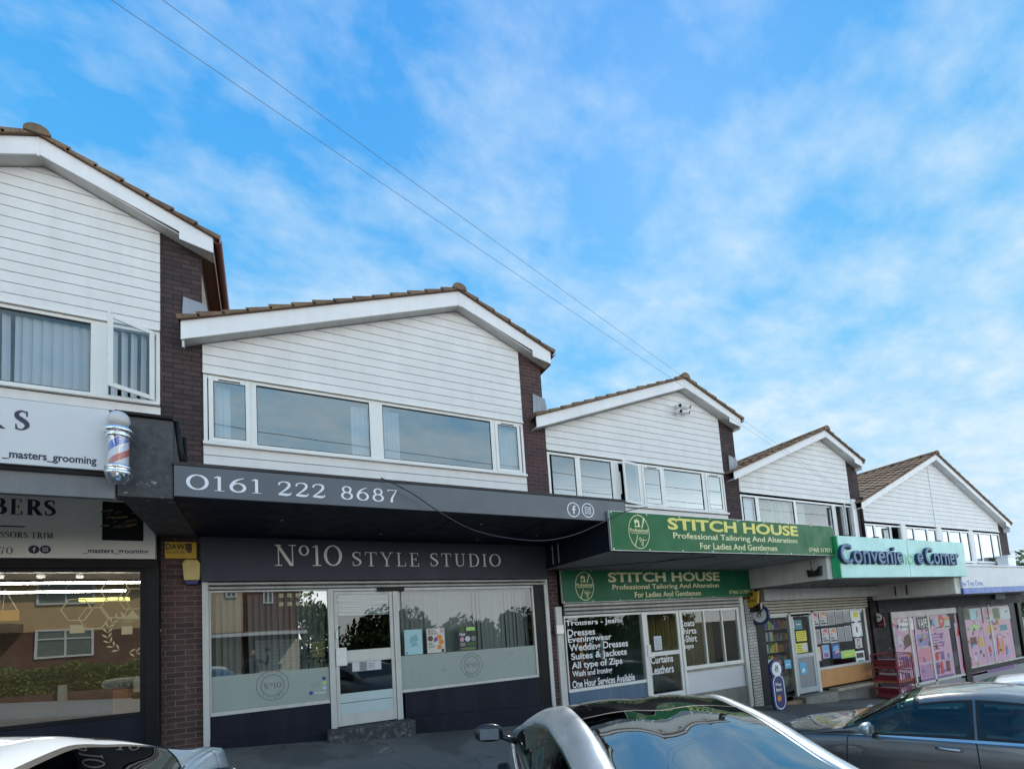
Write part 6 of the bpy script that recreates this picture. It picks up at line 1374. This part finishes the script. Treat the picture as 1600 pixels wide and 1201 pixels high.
# ================================================================== photographer (reflected in the salon window)
def skin_person():
    gx, gy = -.38, -8.42; g0 = gz(gx, gy)
    s = thing('person', 'person in dark clothes holding a phone up at arm height, reflected in the salon window', 'person', (gx, gy, g0))
    def skinned(nm, verts, edges, rads, mat, par=s, sub=2, root=0):
        me = bpy.data.meshes.new(nm); me.from_pydata([(a-gx, b-gy, c-g0) for a, b, c in verts], edges, []); me.materials.append(mat)
        o = bpy.data.objects.new(nm, me); COL.objects.link(o); o.parent = par; ORG[o.name] = Vector((gx, gy, g0))
        sk = o.modifiers.new('skin', 'SKIN'); sk.use_smooth_shade = True
        for i, r in enumerate(rads): me.skin_vertices[0].data[i].radius = (r, r) if not isinstance(r, tuple) else r
        for i in range(len(verts)): me.skin_vertices[0].data[i].use_root = (i == root)
        ss = o.modifiers.new('sub', 'SUBSURF'); ss.levels = 2; ss.render_levels = sub
        return o
    H = lambda h: g0+h
    v = [(gx, gy, H(.95)), (gx, gy, H(1.20)), (gx, gy, H(1.40)), (gx, gy+.01, H(1.50)), (gx, gy+.03, H(1.60)), (gx, gy+.035, H(1.70)),
         (gx-.10, gy, H(.90)), (gx-.12, gy+.02, H(.50)), (gx-.13, gy-.01, H(.08)), (gx-.14, gy+.13, H(.04)), (gx+.10, gy, H(.90)), (gx+.12, gy+.02, H(.50)), (gx+.13, gy-.01, H(.08)), (gx+.14, gy+.13, H(.04)),
         (gx+.19, gy+.01, H(1.40)), (gx+.36, gy+.14, H(1.28)), (gx+.40, gy+.30, H(1.48)), (gx+.39, gy+.33, H(1.56)),
         (gx-.19, gy+.01, H(1.40)), (gx-.26, gy+.02, H(1.13)), (gx-.24, gy+.16, H(.92)), (gx-.23, gy+.20, H(.85))]
    e = [(0, 1), (1, 2), (2, 3), (3, 4), (4, 5), (0, 6), (6, 7), (7, 8), (8, 9), (0, 10), (10, 11), (11, 12), (12, 13), (2, 14), (14, 15), (15, 16), (16, 17), (2, 18), (18, 19), (19, 20), (20, 21)]
    r = [(.16, .11), (.15, .10), (.16, .10), .055, .085, .075, .09, .062, .045, .04, .09, .062, .045, .04, .055, .044, .034, .035, .055, .044, .034, .035]
    o = skinned('body', v, e, r, SHIRT)
    # face side of the head, hair, hands
    MB().lathe((gx, gy+.05, H(1.55)), [(.03, 0), (.065, .03), (.078, .09), (.07, .15), (.03, .19)], 16).build('face', SKIN, s, smooth=True)
    MB().lathe((gx, gy+.02, H(1.62)), [(.09, 0), (.098, .05), (.085, .11), (.03, .145)], 16).build('hair', BLACK, s, smooth=True)
    for sx in (-.03, .03): MB().disc(gx+sx, H(1.645), .009, gy+.125, gy+.131, 8).build('eye', BLACK, s)
    MB().prismx([(gy+.12, H(1.60)), (gy+.152, H(1.605)), (gy+.125, H(1.645))], gx-.012, gx+.012).build('nose', SKIN, s); MB().box(gx-.025, gx+.025, gy+.122, gy+.128, H(1.578), H(1.585)).build('mouth', BROWN, s)
    fv = [(gx+.39, gy+.33, H(1.57)), (gx+.39, gy+.345, H(1.62)), (gx+.395, gy+.35, H(1.66))]; fe = [(0, 1), (1, 2)]; fr_ = [.030, .034, .028]
    for k in range(4):
        n = len(fv); z = 1.69-.014*k; fv += [(gx+.405-.004*k, gy+.34, H(z)), (gx+.385, gy+.325, H(z+.022)), (gx+.365-.004*k, gy+.335, H(z+.018))]; fe += [(2, n), (n, n+1), (n+1, n+2)]; fr_ += [.010, .009, .008]
    n = len(fv); fv += [(gx+.37, gy+.36, H(1.62)), (gx+.345, gy+.375, H(1.65))]; fe += [(1, n), (n, n+1)]; fr_ += [.012, .009]
    skinned('hand', fv, fe, fr_, SKIN, sub=1)
    p = thing('phone', 'dark phone held up in the hand of the reflected person', 'phone', (0, -8.03, 1.5)); B(-.075, .075, -8.045, -8.036, 1.462, 1.538).build('casing', PLB, p, bevel=.004)
skin_person()
# ================================================================== sky and sun
w = bpy.data.worlds.new("World"); SC.world = w; w.use_nodes = True; nt = w.node_tree; nt.nodes.clear(); L = nt.links
out = nn(nt, 'ShaderNodeOutputWorld'); bg = nn(nt, 'ShaderNodeBackground'); bg.inputs['Strength'].default_value = .10; L.new(bg.outputs[0], out.inputs[0])
SUN_EL, SUN_AZ = 46.0, 48.0     # azimuth measured from +Y towards +X
sky = nn(nt, 'ShaderNodeTexSky', sky_type='NISHITA'); sky.sun_disc = False; sky.sun_elevation = rad(SUN_EL); sky.sun_rotation = rad(SUN_AZ)
tc = nn(nt, 'ShaderNodeTexCoord'); nrm = nn(nt, 'ShaderNodeVectorMath', operation='NORMALIZE'); L.new(tc.outputs['Generated'], nrm.inputs[0])
sx = nn(nt, 'ShaderNodeSeparateXYZ'); L.new(nrm.outputs[0], sx.inputs[0])
def mth(op, a, b=None, c=None, cl=False):
    n = nn(nt, 'ShaderNodeMath', operation=op, use_clamp=cl)
    for i, v in enumerate((a, b, c)):
        if v is None: continue
        if isinstance(v, bpy.types.NodeSocket): L.new(v, n.inputs[i])
        else: n.inputs[i].default_value = v
    return n.outputs[0]
z = mth('MAXIMUM', sx.outputs[2], 0.0); zz = mth('ADD', z, .22)
u = mth('DIVIDE', sx.outputs[0], zz); v = mth('DIVIDE', sx.outputs[1], zz)
cb = nn(nt, 'ShaderNodeCombineXYZ'); L.new(u, cb.inputs[0]); L.new(v, cb.inputs[1])
n1 = noise(nt, 4.2, cb.outputs[0], 7, .56, sc=(1.0, 1.35, 1)); n2 = noise(nt, 1.5, cb.outputs[0], 4, .5); n3 = noise(nt, 11, cb.outputs[0], 6, .6, sc=(1, 1.4, 1))
cl = mth('ADD', mth('MULTIPLY', n1, .62), mth('ADD', mth('MULTIPLY', n2, .40), mth('MULTIPLY', n3, .13)))
hor = mth('SUBTRACT', 1.0, mth('MULTIPLY', z, 1.35), cl=True)
cl2 = mth('ADD', cl, mth('MULTIPLY', hor, .31))
cl2 = mth('ADD', cl2, mth('MULTIPLY', mth('MULTIPLY', sx.outputs[1], -1.6, cl=True), .10))
mask = ramp(nt, cl2, [(.54, 0), (.84, 1)])
grad = nn(nt, 'ShaderNodeValToRGB'); L.new(z, grad.inputs[0]); el = grad.color_ramp.elements; el.new(.5); el.new(.5); el.new(.5)
for e_, (p_, c_) in zip(el, ((.0, (.60, .82, .98)), (.22, (.36, .70, .98)), (.42, (.18, .59, .98)), (.62, (.09, .48, .97)), (.85, (.05, .36, .92)))): e_.position = p_; e_.color = (*c_, 1)
sc10 = nn(nt, 'ShaderNodeVectorMath', operation='SCALE'); L.new(grad.outputs[0], sc10.inputs[0]); sc10.inputs['Scale'].default_value = 10.2
skyc = mixc(nt, .08, sc10.outputs[0], sky.outputs[0])
cloud = mixc(nt, ramp(nt, n3, [(.3, 0), (.7, 1)]), (6.0, 8.3, 10.0), (8.2, 9.4, 10.2))
col = mixc(nt, mth('MULTIPLY', mask, .85), skyc, cloud)
# sky behind the camera: low band boosted and greyed, added to light the shopfronts
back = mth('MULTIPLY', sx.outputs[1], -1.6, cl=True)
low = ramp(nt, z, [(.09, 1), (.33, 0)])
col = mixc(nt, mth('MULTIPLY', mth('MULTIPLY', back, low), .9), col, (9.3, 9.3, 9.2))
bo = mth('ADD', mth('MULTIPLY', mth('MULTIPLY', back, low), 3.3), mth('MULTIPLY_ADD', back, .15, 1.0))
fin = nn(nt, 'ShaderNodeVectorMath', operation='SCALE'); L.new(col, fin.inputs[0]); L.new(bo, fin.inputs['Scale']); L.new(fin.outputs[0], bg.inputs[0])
sd = bpy.data.lights.new('sun', 'SUN'); sd.energy = 4.6; sd.angle = rad(.5); sd.color = (1, .93, .82); so = bpy.data.objects.new('sun', sd); COL.objects.link(so)
dv = Vector((math.cos(rad(SUN_EL))*math.sin(rad(SUN_AZ)), math.cos(rad(SUN_EL))*math.cos(rad(SUN_AZ)), math.sin(rad(SUN_EL)))); so.rotation_euler = (-dv).to_track_quat('-Z', 'Y').to_euler()
SC.view_settings.view_transform = 'Standard'; SC.view_settings.look = 'None'; SC.view_settings.exposure = 0; SC.view_settings.gamma = 1
SC.cycles.max_bounces = 6; SC.cycles.transparent_max_bounces = 12; SC.cycles.caustics_reflective = False; SC.cycles.caustics_refractive = False
